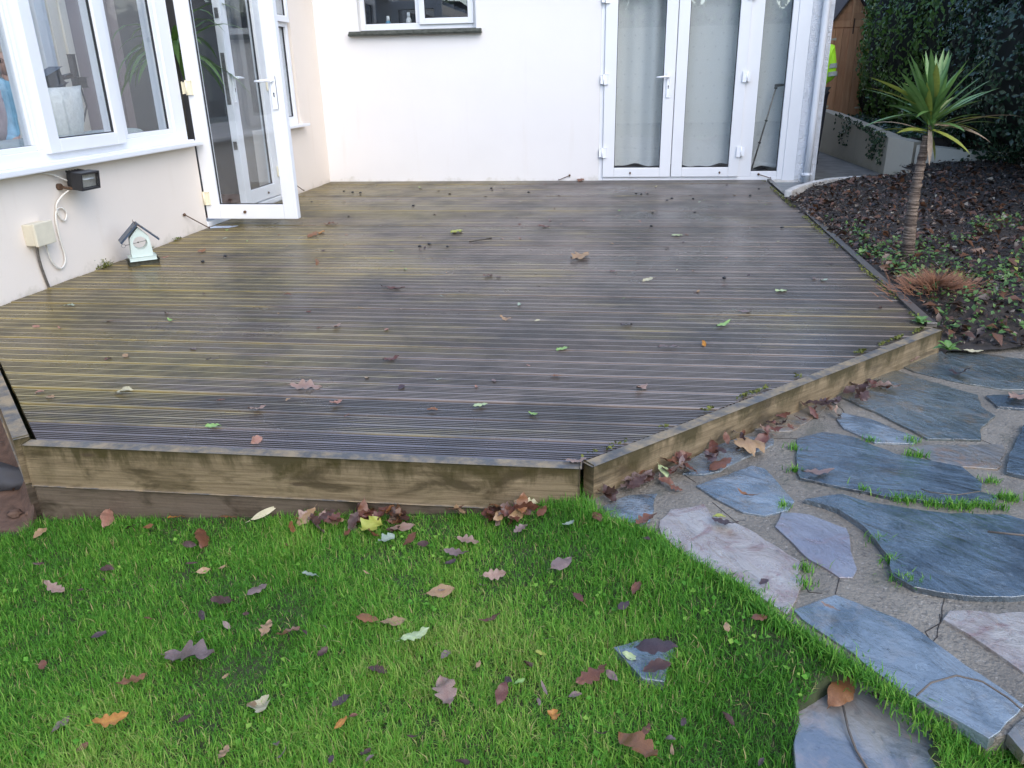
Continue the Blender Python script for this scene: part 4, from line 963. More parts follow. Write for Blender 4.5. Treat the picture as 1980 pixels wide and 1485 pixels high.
for sg in (-1, 1):
    d = Vector((sg*(SX1-SX0)/2, 0, SE-SA)); L_ = d.length; d.normalize(); n = Vector((-d.z*sg, 0, d.x*sg)); n = n if n.z > 0 else -n
    q = MB(); q.obox(Vector((SXM, SY+.42, SA))+d*(L_/2+.03)+n*.012, d, Y_, n, L_+.1, 1.04, .02); q.build('roof', M['felt'], sh)
for x, zz in ((SX0+.05, SE-.17), (SX0+.05, SZ0+.15), (SX1-.13, SE-.12), (SX1-.13, SZ0+.13)):
    q = MB(); q.poly([(x, SY-.023, zz-.012), (x+.09, SY-.023, zz-.02), (x+.09, SY-.023, zz+.02), (x, SY-.023, zz+.006)], (0, -.004, 0)); q.build('hinge', M['oldbox'], sh)
q = MB(); q.box((SXM+.03, SY-.034, SE-.10), (SXM+.045, SY-.024, SE+.12)); q.build('bolt', M['rust'], sh)
M['outhouse'] = simple('blue grey painted outhouse wall', (.30, .36, .40), .8, .08)
q = MB(); q.box((5.6, 8.6, .3), (8.2, 9.4, 3.6)); oh = thing('outhouse', (6.9, 9, .3), 'blue grey wall of an outhouse standing behind the tool shed', 'outhouse'); q.build('wall', M['outhouse'], oh); q = MB(); q.box((5.5, 8.5, 3.6), (8.3, 9.5, 3.75)); q.build('roof', M['felt'], oh)

# ------------------------------------------------------------------ foliage
def leaves(name, pos, nrm, size, asp, mat, parent=None, tint=None, droop=.3):
    """many folded leaf blades as one mesh: 4 triangles each"""
    n = len(pos); pos = np.asarray(pos, np.float32); nrm = np.asarray(nrm, np.float32)
    nrm = nrm/np.maximum(1e-6, np.linalg.norm(nrm, axis=1, keepdims=True))
    a = rng.normal(size=(n, 3)); a[:, 2] -= droop*2; d = a-nrm*(a*nrm).sum(1, keepdims=True); d /= np.maximum(1e-6, np.linalg.norm(d, axis=1, keepdims=True))
    s = np.cross(nrm, d); L = np.asarray(size).reshape(-1, 1)*np.ones((n, 1)); Wd = L*asp
    base = pos-d*L*.5; mid = pos+nrm*L*.06; tip = pos+d*L*.5-nrm*L*.10
    l = pos-d*L*.05+s*Wd*.5+nrm*L*.14; r = pos-d*L*.05-s*Wd*.5+nrm*L*.14
    v = np.stack([base, l, tip, r, mid], 1).reshape(-1, 3); o = (np.arange(n)*5)[:, None]
    f = np.concatenate([o+np.array([[0, 4, 1]]), o+np.array([[1, 4, 2]]), o+np.array([[0, 3, 4]]), o+np.array([[4, 3, 2]])], 1).reshape(-1, 3)
    t = rng.random(n) if tint is None else tint
    me = np_mesh(name, v, f, {'tint': np.repeat(t, 5)})
    return link(name, me, mat, parent)
def foliage_mat(name, a, b, c, rough=.32, trans=.15):
    k = NT(name); t = k.attr('tint').outputs['Fac']; cc = k.ramp(t, [(.0, a), (.55, b), (.96, b), (1, c)]); k.col(cc); k.rough(rough); k.b.inputs['Specular IOR Level'].default_value = .5
    q = k.n('ShaderNodeBsdfTranslucent'); k.l(cc, q.inputs[0]); w_ = k.n('ShaderNodeMixShader'); w_.inputs[0].default_value = trans
    k.l(k.b.outputs[0], w_.inputs[1]); k.l(q.outputs[0], w_.inputs[2]); k.l(w_.outputs[0], k.out.inputs[0]); return k.m
M['laurel'] = foliage_mat('mid green hedge leaves', (.045, .105, .016), (.10, .20, .032), (.34, .36, .08), .38)
M['ivy'] = foliage_mat('dark ivy leaves', (.014, .034, .016), (.036, .072, .036), (.14, .18, .08), .26, .08)
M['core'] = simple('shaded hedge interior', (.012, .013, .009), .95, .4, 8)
def hedge(name, label, centres, radii, n, size, mat, trunk=True):
    t_ = thing(name, (centres[0][0], centres[0][1], 0), label, 'hedge')
    cm = MB()
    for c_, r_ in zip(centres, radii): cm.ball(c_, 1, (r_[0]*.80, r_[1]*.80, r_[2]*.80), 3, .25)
    cm.build('dark_core', M['core'], t_)  # solid core added to block light; the hedge's inner shade is its colour
    pos, nr = [], []
    vol = np.array([r_[0]*r_[1]+r_[1]*r_[2] for r_ in radii]); pick = rng.choice(len(centres), n, p=vol/vol.sum())
    u = rng.normal(size=(n, 3)); u /= np.linalg.norm(u, axis=1, keepdims=True)
    C_ = np.array(centres)[pick]; R_ = np.array(radii)[pick]
    lump = np.array([noise.noise(Vector((C_[i]+u[i]*R_[i])*1.6)) for i in range(n)])
    lump2 = np.array([noise.noise(Vector((C_[i]+u[i]*R_[i])*5.0)) for i in range(n)])
    rad = .92+.16*lump+.10*lump2+rng.normal(0, .035, n)
    pos = C_+u*R_*rad[:, None]; nr = u/R_+rng.normal(0, .45, (n, 3))*np.linalg.norm(u/R_, axis=1, keepdims=True); nr[:, 2] += .25*np.linalg.norm(nr, axis=1)
    keep = pos[:, 2] > .0
    tint = np.clip(.45+.5*lump+rng.normal(0, .22, n), 0, 1)
    o = leaves('foliage', pos[keep], nr[keep], size*rng.uniform(.6, 1.25, keep.sum()), .5, mat, t_, tint[keep]); o['kind'] = 'stuff'
    if trunk:
        for c_ in centres[::2]:
            mb = MB(); mb.tube([(c_[0], c_[1], -.1), (c_[0]+.05, c_[1], .5), (c_[0]-.04, c_[1]+.05, c_[2])], [.06, .05, .03], 8)
            mb.build('trunk', M['fascia_low'], t_)
    return t_
hedge('hedge', 'dense mid green hedge rising behind the low wall beside the tool shed',
      [(7.4, 3.3, 1.5), (7.35, 2.2, 1.4), (7.5, 1.4, 1.6), (7.5, 2.8, 2.6), (7.5, 1.6, 2.7), (7.75, 4.3, 1.6), (7.75, 4.3, 2.7), (7.45, 4.85, .9), (7.9, 5.6, 1.8)],
      [(.75, .9, 1.25), (.75, .9, 1.15), (.75, .8, 1.2), (.8, 1.0, 1.2), (.8, .9, 1.2), (.85, .9, 1.2), (.9, .9, 1.2), (.36, .5, .9), (.75, .6, 1.8)], 38000, .075, M['laurel'])
hedge('hedge', 'tall dark ivy covered hedge along the right side of the flower bed',
      [(7.5, .5, 1.2), (7.6, -.4, 1.2), (7.7, -1.4, 1.2), (7.7, -2.4, 1.2), (7.75, -3.4, 1.2), (7.5, .2, 2.5), (7.6, -.9, 2.6), (7.7, -2.0, 2.6), (7.8, -3.2, 2.5), (8.1, -4.5, 1.2)],
      [(.75, .8, 1.2), (.85, .85, 1.2), (.9, .85, 1.2), (.95, .9, 1.2), (.9, .9, 1.2), (.8, .9, 1.1), (.9, .9, 1.1), (.95, .9, 1.1), (.95, .95, 1.1), (.9, .9, 1.2)], 62000, .07, M['ivy'])
n = 1500; pos = np.stack([rng.uniform(6.58, 7.3, n), rng.uniform(.75, 4.6, n), rng.uniform(.36, .44, n)], 1)
o = leaves('bank_ivy', pos, np.tile([-.3, -.3, 1.], (n, 1))+rng.normal(0, .5, (n, 3)), rng.uniform(.04, .08, n), .7, M['ivy']); tag(o, 'dark ivy covering the bank above the low wall', 'ivy', kind='stuff')
# ivy trails over the low wall
n = 620; t = rng.random(n); yy = .8+2.2*rng.random(n)**1.3; fallz = rng.random(n)**1.4*.35
tp = np.interp(yy, [.75, 2, 3.5], [.375, .45, .53]); pos = np.stack([6.40+rng.uniform(-.05, .01, n)-.012*yy*0, yy, tp-fallz+.03], 1)
keep = (np.array([noise.noise(Vector((0, p[1]*2.2, p[2]*1.2))) for p in pos]) > -.02) | (fallz < .06); pos = pos[keep]
o = leaves('ivy_trail', pos, np.tile([-1, -.4, .3], (len(pos), 1))+rng.normal(0, .3, (len(pos), 3)), rng.uniform(.03, .055, len(pos)), .8, M['ivy']); tag(o, 'dark ivy trailing over the top of the low pale wall', 'ivy', kind='stuff')

# ------------------------------------------------------------------ garden behind the viewpoint (seen mirrored in the panes)
gw = thing('garden_wall', (3, -24, -.6), 'pale beige garden wall mirrored in the glazed doors', 'wall')
q = MB(); q.box((-20, -24.3, -.8), (26, -24, 2.6)); q.box((-20, -24.36, 2.6), (26, -23.94, 2.72)); q.build('wall_length', M['low_wall'], gw)
M['bark'] = simple('dark winter bark', (.05, .04, .032), .9, .3, 12, .6, 30)
def bare_tree(x, y, h, seed):
    r = random.Random(seed); t_ = thing('bare_tree', (x, y, -.7), 'bare winter tree mirrored dark in the glazed doors', 'tree', 'bare trees mirrored in the glass')
    tm, bmb = MB(), MB()
    def grow(mb, p, d, L_, rad, dep):
        q1 = p+d*L_*.5+Vector((r.gauss(0, .05), r.gauss(0, .05), 0))*L_; q2 = q1+(d+Vector((r.gauss(0, .15), r.gauss(0, .15), .05))).normalized()*L_*.5
        mb.tube([p, q1, q2], [rad, rad*.82, rad*.66], 5 if dep > 1 else 4, False)
        if dep == 0: return
        for _ in range(3 if dep > 1 else 4):
            dd = (d+Vector((r.gauss(0, .55), r.gauss(0, .55), r.uniform(-.1, .5)))).normalized(); grow(bmb, q1.lerp(q2, r.uniform(.2, 1)), dd, L_*r.uniform(.55, .8), rad*.55, dep-1)
    grow(tm, Vector((x, y, -.7)), Z_, h*.42, h*.022, 5); tm.build('trunk', M['bark'], t_); bmb.build('crown', M['bark'], t_)
hedge('garden_hedge', 'dark evergreen hedge mirrored above the garden wall in the glazed doors', [(x, -26.6+1.2*math.sin(x*.7), 2.3) for x in range(-19, 27, 3)], [(2.3, 1.6, 2.3+.5*math.sin(x*1.7)) for x in range(-19, 27, 3)], 9000, .32, M['laurel'], False)
for i, (x, y, h) in enumerate([(-6, -27, 9), (-1.5, -29, 11), (2.5, -27, 10), (6, -30, 12), (10, -27, 9), (14.5, -22, 10), (15.5, -14, 11), (-9.5, -20, 10)]): bare_tree(x, y, h, i)

# ------------------------------------------------------------------ young yucca in the bed
M['yucca'] = leaf_mat('yucca leaf', (.10, .21, .055), (.22, .34, .10), .38, .2, .25); M['yucca_y'] = leaf_mat('yellowing yucca leaf', (.27, .31, .055), (.34, .36, .08), .42, .2); M['yucca_d'] = leaf_mat('dead yucca leaf', (.36, .27, .19), (.26, .18, .12), .7, .1)
k = NT('ringed yucca trunk'); rg_ = k.noise(k.co(scale=(3, 3, 60)), 1.4, 4, .5, .8); c = k.mix(k.ramp(rg_, [(.42, 0), (.60, 1)]), (.055, .034, .024), (.24, .18, .135)); k.col(c); k.rough(.75); k.bump(rg_, 1.0, .02); M['yucca_trunk'] = k.m
yb = P(1755, 500, z=.0); ytop = P(1793, 262, y=yb.y)
yu = thing('yucca', yb, 'young yucca with a slim ringed trunk and spiky green crown in the flower bed', 'yucca')
mb = MB(); pts = []; rad = []
for i in range(41):
    t = i/40; p = yb.lerp(ytop, t); p = Vector((p.x, p.y, yb.z-.02+(ytop.z-yb.z+.02)*t)); p.x += -.018*math.sin(t*math.pi); pts.append(p); rad.append((.041-.018*t)*(1+.11*math.sin(i*2.1)*(t > .4)+.04*math.sin(i*3.3)))
mb.tube(pts, rad, 14); mb.build('trunk', M['yucca_trunk'], yu)
YL = [  # photo tip pixel, width, material, droop
 (1825, 95, .05, 'yucca'), (1835, 98, .05, 'yucca'), (1790, 100, .055, 'yucca'), (1800, 95, .055, 'yucca'), (1783, 105, .05, 'yucca'), (1755, 112, .045, 'yucca'), (1770, 120, .05, 'yucca'), (1810, 105, .05, 'yucca'), (1840, 104, .055, 'yucca'), (1870, 118, .045, 'yucca'),
 (1742, 140, .045, 'yucca'), (1717, 146, .04, 'yucca'), (1682, 150, .035, 'yucca_y'), (1676, 170, .035, 'yucca_y'), (1728, 165, .055, 'yucca'), (1742, 158, .05, 'yucca'), (1815, 130, .05, 'yucca'), (1800, 128, .05, 'yucca'),
 (1895, 150, .035, 'yucca'), (1915, 155, .06, 'yucca'), (1933, 170, .045, 'yucca'), (1848, 186, .06, 'yucca_y'), (1860, 165, .05, 'yucca'), (1792, 160, .05, 'yucca_y'), (1713, 204, .05, 'yucca'), (1692, 256, .04, 'yucca_y'), (1735, 258, .045, 'yucca_y'),
 (1895, 222, .05, 'yucca'), (1940, 232, .035, 'yucca_y'), (1975, 226, .03, 'yucca_d'), (1912, 278, .04, 'yucca_d'), (1925, 238, .03, 'yucca'), (1872, 300, .045, 'yucca_y'), (1880, 255, .035, 'yucca'), (1718, 165, .045, 'yucca_d'), (1680, 240, .022, 'yucca_d'), (1796, 318, .032, 'yucca_d'), (1806, 312, .04, 'yucca_y'), (1760, 105, .045, 'yucca'), (1850, 140, .05, 'yucca'), (1775, 150, .05, 'yucca'), (1830, 160, .05, 'yucca')]
cr = ytop+Vector((0.005, 0, .05))
for i, (a, b, wd, mt) in enumerate(YL):
    dy = random.uniform(-.22, .22) if b < 200 else random.uniform(-.1, .05)
    tip = P(a, b, y=yb.y+dy); v = tip-cr; L_ = v.length
    low = b > 215; base = cr+Vector((random.uniform(-.015, .015), random.uniform(-.02, .02), random.uniform(-.05, .02) if low else random.uniform(0, .08)))
    v = tip-base; L_ = v.length; dr = .5 if low else .2
    v2 = v.normalized()+Vector((0, 0, dr*.5))
    sword('leaf', base, v2, L_*(1.04 if low else 1.02), wd*.86, dr, M[mt], yu, .28, 8, random.uniform(-.5, .5))

for i in range(26):
    a = i*2.4; e = random.uniform(.35, 1.35) if i < 20 else random.uniform(-.25, .2)
    sword('leaf', cr+Vector((random.uniform(-.02, .02), random.uniform(-.02, .02), random.uniform(-.02, .09))), (math.cos(a)*math.cos(e), math.sin(a)*math.cos(e), math.sin(e)), random.uniform(.26, .44), random.uniform(.03, .048), .35, M['yucca'] if i % 7 else M['yucca_y'], yu, .28, 7)

# ------------------------------------------------------------------ grass
QUADS = [(p.x, p.y) for p in slab_pts]; SM = [(p.x, p.y) for p in small_pts]
def grass(n, x0, x1, y0, y1, hmin, hmax, wid):
    x = rng.uniform(x0, x1, n); y = rng.uniform(y0, y1, n)
    ok = ~inpoly(x, y, pp2) & (y < -6.965)
    ok |= (~inpoly(x, y, pp2)) & (x > 3.26) & (y < -6.80) & (x < 3.42)
    c = sum(slab_pts, Vector())/len(slab_pts); ok &= ~inpoly(c.x+(x-c.x)*1.02, c.y+(y-c.y)*1.02, QUADS)
    c = sum(small_pts, Vector())/len(small_pts); ok &= ~inpoly(c.x+(x-c.x)*1.25, c.y+(y-c.y)*1.25, SM)
    ok &= ~((x < 1.38) & (y > -7.05))
    x, y = x[ok], y[ok]; n = len(x)
    cl = np.array([noise.noise(Vector((a*3.1, b*3.1, 1)))+.6*noise.noise(Vector((a*9, b*9, 5))) for a, b in zip(x, y)])
    k_ = rng.random(n) < np.clip(.95+.5*cl, .6, 1); x, y, cl = x[k_], y[k_], cl[k_]; n = len(x)
    z = lawn_z(x, y)-.004
    h = rng.uniform(hmin, hmax, n)*np.clip(.85+.5*cl, .45, 1.4); az = rng.uniform(0, 2*math.pi, n); lean = np.abs(rng.normal(.75, .5, n))
    # blades in a tuft lean the same way
    az = az*.85+1.2*np.array([noise.noise(Vector((a*6, b*6, 9))) for a, b in zip(x, y)])*2
    d = np.stack([np.cos(az), np.sin(az), np.zeros(n)], 1); s = np.stack([-np.sin(az), np.cos(az), np.zeros(n)], 1)
    tw = rng.uniform(-1, 1, n)[:, None]; s = s*np.cos(tw)+d*np.sin(tw)*.6
    wv = (wid*rng.uniform(.5, 1.5, n))[:, None]; b0 = np.stack([x, y, z], 1); up = np.array([[0, 0, 1.]])
    H = h[:, None]; Ln = lean[:, None]
    p1 = b0+up*H*.5*np.cos(Ln*.5)+d*H*.5*np.sin(Ln*.5); p2 = p1+up*H*.5*np.cos(Ln*1.6)+d*H*.5*np.sin(Ln*1.6)
    v = np.stack([b0-s*wv*.5, b0+s*wv*.5, p1-s*wv*.42, p1+s*wv*.42, p2], 1).reshape(-1, 3)
    o = (np.arange(n)*5)[:, None]; f = np.concatenate([o+[[0, 1, 3]], o+[[0, 3, 2]], o+[[2, 3, 4]]], 1).reshape(-1, 3)
    pat = np.array([noise.noise(Vector((a*1.5, b*1.5, 21))) for a, b in zip(x, y)]); t = np.clip(.5+.25*cl+.55*pat+rng.normal(0, .22, n), 0, .97); t[rng.random(n) < .035] = 1
    hh = np.tile([0, 0, .5, .5, 1], n)
    return v, f, np.repeat(t, 5), hh
k = NT('lawn grass'); t = k.attr('tint').outputs['Fac']; cc = k.ramp(t, [(0, (.045, .155, .016)), (.5, (.11, .325, .030)), (.95, (.29, .48, .075)), (1, (.44, .37, .16))])
k.col(cc); k.rough(.6); k.b.inputs['Specular IOR Level'].default_value = .3; q = k.n('ShaderNodeBsdfTranslucent'); k.l(cc, q.inputs[0]); w_ = k.n('ShaderNodeMixShader'); w_.inputs[0].default_value = .35; k.l(k.b.outputs[0], w_.inputs[1]); k.l(q.outputs[0], w_.inputs[2]); k.l(w_.outputs[0], k.out.inputs[0]); M['grass'] = k.m
parts = [grass(300000, .9, 4.25, -8.1, -6.8, .020, .056, .0024), grass(16000, -1.5, 5.5, -10.0, -8.1, .03, .05, .006)]
off = 0; vv_, ff_, tt_, hh_ = [], [], [], []
for v, f, t, hh in parts: vv_.append(v); ff_.append(f+off); tt_.append(t); hh_.append(hh); off += len(v)
o = link('grass', np_mesh('grass', np.concatenate(vv_), np.concatenate(ff_), {'tint': np.concatenate(tt_)}), M['grass']); tag(o, kind='stuff', label='short green lawn grass in front of the deck', cat='grass')
n = 2600; x = rng.uniform(1.4, 4.1, n); y = rng.uniform(-8.1, -7.0, n); pt = np.array([noise.noise(Vector((a*4, b*4, 33))) for a, b in zip(x, y)]); ok = (pt > .16) & ~inpoly(x, y, pp2) & ~inpoly(x, y, QUADS); x, y = x[ok], y[ok]
o = leaves('lawn_weed', np.stack([x, y, lawn_z(x, y)+rng.uniform(.006, .026, len(x))], 1), np.tile([0, 0, 1.], (len(x), 1))+rng.normal(0, .35, (len(x), 3)), rng.uniform(.008, .018, len(x)), .9, M['grass'], None, rng.uniform(.2, .95, len(x)), 0); tag(o, 'patches of small round leaved weeds and moss in the lawn', 'weeds', kind='stuff')
def tufts(name, spots, n, spread, hmin, hmax, label, wid=.003):
    vs, fs, ts_ = [], [], []
    for (x, y, z) in spots:
        for _ in range(n):
            a = random.uniform(0, 6.28); r = random.gauss(0, spread); bx_, by_ = x+r*math.cos(a), y+r*math.sin(a)*.6; h = random.uniform(hmin, hmax); l = random.uniform(.2, 1.1); az = random.uniform(0, 6.28)
            d = Vector((math.cos(az), math.sin(az), 0)); s = Vector((-d.y, d.x, 0))*wid*.5; b = Vector((bx_, by_, z)); p1 = b+Z_*h*.5+d*h*.5*math.sin(l*.5); p2 = p1+(Z_*math.cos(l*1.4)+d*math.sin(l*1.4))*h*.5
            i = len(vs); vs += [tuple(q) for q in (b-s, b+s, p1-s*.8, p1+s*.8, p2)]; fs += [(i, i+1, i+3), (i, i+3, i+2), (i+2, i+3, i+4)]; ts_ += [random.random()*.9]*5
    o = link(name, np_mesh(name, vs, fs, {'tint': ts_}), M['grass']); return tag(o, label, 'grass', kind='stuff')
jt = [Z1(a) for a in [(1390, 770), (1440, 775), (1480, 780), (1530, 790), (1570, 800), (1640, 795), (1700, 800), (1760, 800), (1820, 810), (1880, 815), (1870, 765), (1910, 775), (1460, 570), (1500, 575), (1470, 510), (1820, 690), (885, 805), (935, 640), (935, 540), (1370, 1060), (1420, 1140), (1470, 1160), (985, 1090), (980, 1160), (1310, 965), (1250, 735), (1280, 505), (1930, 770), (1650, 810), (1720, 815)]]
tufts('grass_tuft', [tuple(P(a, b, z=PZ+.002)) for a, b in jt], 45, .022, .012, .04, 'small grass tufts growing in the joints between the path stones')
ft = [((a.x+(b.x-a.x)*t)-.018, (a.y+(b.y-a.y)*t)-.018, -.14) for a, b in zip(EDGE_W[1:11], EDGE_W[2:12]) for t in (0, .17, .33, .5, .67, .83)]
tufts('grass_tuft', [(p[0], p[1], lawn_z(p[0], p[1])) for p in ft], 55, .032, .018, .046, 'longer fringe of grass overhanging the edge of the stone path')

# bed litter, ground cover, moss
n = 15000; x = 4.90+2.8*rng.random(n)**1.2; y = rng.uniform(-5.4, .25, n); ok = np.array([b < (kerb_y(a)-.05 if a < 6.42 else .25) for a, b in zip(x, y)]); x, y = x[ok], y[ok]
z = np.array([bed_z(a, b) for a, b in zip(x, y)])+rng.uniform(.002, .03, len(x))
k = NT('fallen leaf litter'); t = k.attr('tint').outputs['Fac']; k.col(k.ramp(t, [(0, (.016, .011, .009)), (.5, (.038, .022, .015)), (.72, (.085, .040, .022)), (.86, (.11, .075, .055)), (.95, (.20, .15, .105)), (1, (.34, .31, .24))])); k.rough(.38); M['litter'] = k.m
o = leaves('leaf_litter', np.stack([x, y, z], 1), np.tile([0, 0, 1.], (len(x), 1))+rng.normal(0, .5, (len(x), 3)), rng.uniform(.010, .045, len(x))*(1+.8*(rng.random(len(x)) > .93)), .5, M['litter'], None, rng.random(len(x))**1.25, 0); tag(o, 'dark wet leaf litter covering the soil of the flower bed', 'leaf litter', kind='stuff')
n = 1300; x = 4.92+2.4*rng.random(n)**1.1; y = rng.uniform(-5.4, -.2, n); ok = np.array([b < (kerb_y(a)-.08 if a < 6.42 else .2) for a, b in zip(x, y)]); x, y = x[ok], y[ok]; z = np.array([bed_z(a, b) for a, b in zip(x, y)])+.025
M['bedleaf'] = foliage_mat('brown leaves on the bed', (.045, .024, .016), (.12, .055, .028), (.32, .25, .17), .4, .05)
o = leaves('fallen_bed_leaves', np.stack([x, y, z], 1), np.tile([0, 0, 1.], (len(x), 1))+rng.normal(0, .4, (len(x), 3)), rng.uniform(.04, .095, len(x)), .5, M['bedleaf'], None, rng.random(len(x))**.8, 0); tag(o, 'larger brown and tan fallen leaves strewn over the flower bed', 'leaf litter', kind='stuff')
M['weed'] = foliage_mat('low green weeds', (.05, .11, .025), (.10, .19, .045), (.28, .30, .06), .45, .2)
n = 9000; x = rng.uniform(4.92, 6.9, n); y = rng.uniform(-5.35, -.5, n)
dens = np.array([noise.noise(Vector((a*1.7, b*1.7, 3)))*.6+noise.noise(Vector((a*5, b*5, 8)))*.5 for a, b in zip(x, y)])+np.clip((-3.3-y)*.42, -.55, .5)
ok = (dens > .15) & np.array([b < kerb_y(a)-.06 for a, b in zip(x, y)]); x, y = x[ok], y[ok]; z = np.array([bed_z(a, b) for a, b in zip(x, y)])+rng.uniform(.01, .06, len(x))
o = leaves('ground_cover', np.stack([x, y, z], 1), np.tile([0, -.2, 1.], (len(x), 1))+rng.normal(0, .45, (len(x), 3)), rng.uniform(.015, .038, len(x)), .65, M['weed'], None, None, 0); tag(o, 'low green weeds spreading over the flower bed', 'weeds', kind='stuff')
# moss and weeds along deck edges and the wall base
M['moss'] = foliage_mat('moss', (.06, .07, .012), (.14, .15, .025), (.3, .34, .06), .8, .1)
mp = []
for _ in range(900):
    t = random.random()
    if noise.noise(Vector((t*9, 2, 0))) > -.1: mp.append((4.80+.125*t+random.uniform(-.03, .01), -5.4+5.2*t, .008+random.random()*.012))
for _ in range(700):
    t = random.random()**.8
    if noise.noise(Vector((t*11, 5, 0))) > .0: mp.append((3.285+1.5*t-.015+random.uniform(-.012, .006), -6.90+1.44*t+.012, .004+random.random()*.012))
for _ in range(700):
    yy_ = random.uniform(-5.2, -3.0)
    if noise.noise(Vector((yy_*5, 1, 0))) > .12: mp.append((.012+random.random()*.02, yy_, random.random()*.02))
for _ in range(160): mp.append((.03+random.gauss(0, .018), -4.40+random.gauss(0, .035), abs(random.gauss(0, .018))))
mp = np.array(mp); o = leaves('moss', mp, np.tile([0, 0, 1.], (len(mp), 1))+rng.normal(0, .6, (len(mp), 3)), rng.uniform(.008, .02, len(mp)), .7, M['moss'], None, None, 0); tag(o, 'yellow green moss along the deck edges and the cream wall base', 'moss', kind='stuff')
# weeds leaf rosettes by the yucca and the deck corner
def rosette(c, r, nl, mat, lab, cat='weed', h=.08):
    t_ = thing('weed', c, lab, cat, 'weeds in the flower bed'); vs = []
    for i in range(nl):
        a = i*2.4+random.random(); e = random.uniform(.3, 1.2)
        sword('leaf', c, (math.cos(a)*math.cos(e), math.sin(a)*math.cos(e), math.sin(e)), r*random.uniform(.7, 1.2), r*.45, 1.0, mat, t_, .2, 4)
M['weedleaf'] = leaf_mat('broad weed leaf', (.13, .27, .06), (.22, .36, .1), .4, .2)
for a, b, r, nl, lab in ((1822, 487, .10, 9, 'bright green leafy weed just right of the yucca trunk'), (1878, 490, .07, 7, 'small bright green weed, the one farther right of the yucca trunk'), (1778, 618, .06, 9, 'small green weed growing over the right deck corner'), (1835, 670, .07, 7, 'pale green weed on the soil by the path edge'), (1665, 490, .06, 6, 'small weed on the bed edge beside the middle of the deck')):
    p = P(a, b, z=.02); rosette(Vector((p.x, p.y, .005)), r, nl, M['weedleaf'], lab)
# dead clump
dc = P(1810, 560, z=.03); M['straw'] = leaf_mat('dry red brown stalks', (.24, .10, .05), (.3, .16, .08), .7)
t_ = thing('dead_clump', dc, 'dry reddish brown clump of dead stalks in front of the yucca', 'dead plant')
vs, fs, ri = [], [], []
for i in range(900):
    a = random.uniform(0, 6.28); r = abs(random.gauss(0, .1)); b = Vector((dc.x+r*math.cos(a)*1.2, dc.y+r*math.sin(a)*.9, bed_z(dc.x, dc.y)+.06*max(0, 1-r/.2))); d = Vector((math.cos(a)*random.uniform(.2, 1.2), math.sin(a)*random.uniform(.2, 1.2), random.uniform(.05, .8))).normalized(); L_ = random.uniform(.04, .13); s = d.orthogonal().normalized()*.0022; j = len(vs)
    vs += [tuple(b-s), tuple(b+s), tuple(b+d*L_)]; fs.append((j, j+1, j+2)); ri += [random.random()]*3
o = link('stalks', np_mesh('stalks', vs, fs, {'rib': ri}), M['straw'], t_); o['kind'] = 'stuff'
# left of the deck: bare soil and black edging
q = MB(); q.poly([Vector((-.5, -7.02, -.26)), Vector((1.40, -7.02, -.30)), Vector((1.385, -6.96, -.24)), Vector((.0, -5.55, -.12)), Vector((-.5, -5.5, -.12))], (0, 0, -.3)); o = q.build('bare_soil', M['red_soil']); tag(o, kind='structure')
q = MB(); q.ball(P(-5, 925, z=-.24), .10, (1.5, .55, .55), 3, .35); tag(q.build('edging_stone', M['room_dark']), 'dark blue grey stone lying on the soil left of the deck', 'stone')
for a, b, r in ((28, 992, .02), (58, 990, .016)):
    p = P(a, b, z=-.28); q = MB(); q.ball(p, r, (1.3, 1, .5), 2, .9); tag(q.build('stone', M['red_soil']), 'small reddish lump of earth beside the left deck corner', 'stone', 'earth lumps by the left deck corner')

n = 160; x = rng.uniform(.2, 1.36, n); y = rng.uniform(-7.0, -5.9, n); ok = (y < -5.62-.97*x+.0) ; x, y = x[ok], y[ok]
o = leaves('soil_litter', np.stack([x, y, -.275+.11*(y+7.02)/1.46*1.0+.02*np.ones(len(x))], 1), np.tile([0, 0, 1.], (len(x), 1))+rng.normal(0, .5, (len(x), 3)), rng.uniform(.015, .05, len(x)), .5, M['litter'], None, rng.random(len(x)), 0); tag(o, 'leaf litter on the bare soil left of the deck', 'leaf litter', kind='stuff')
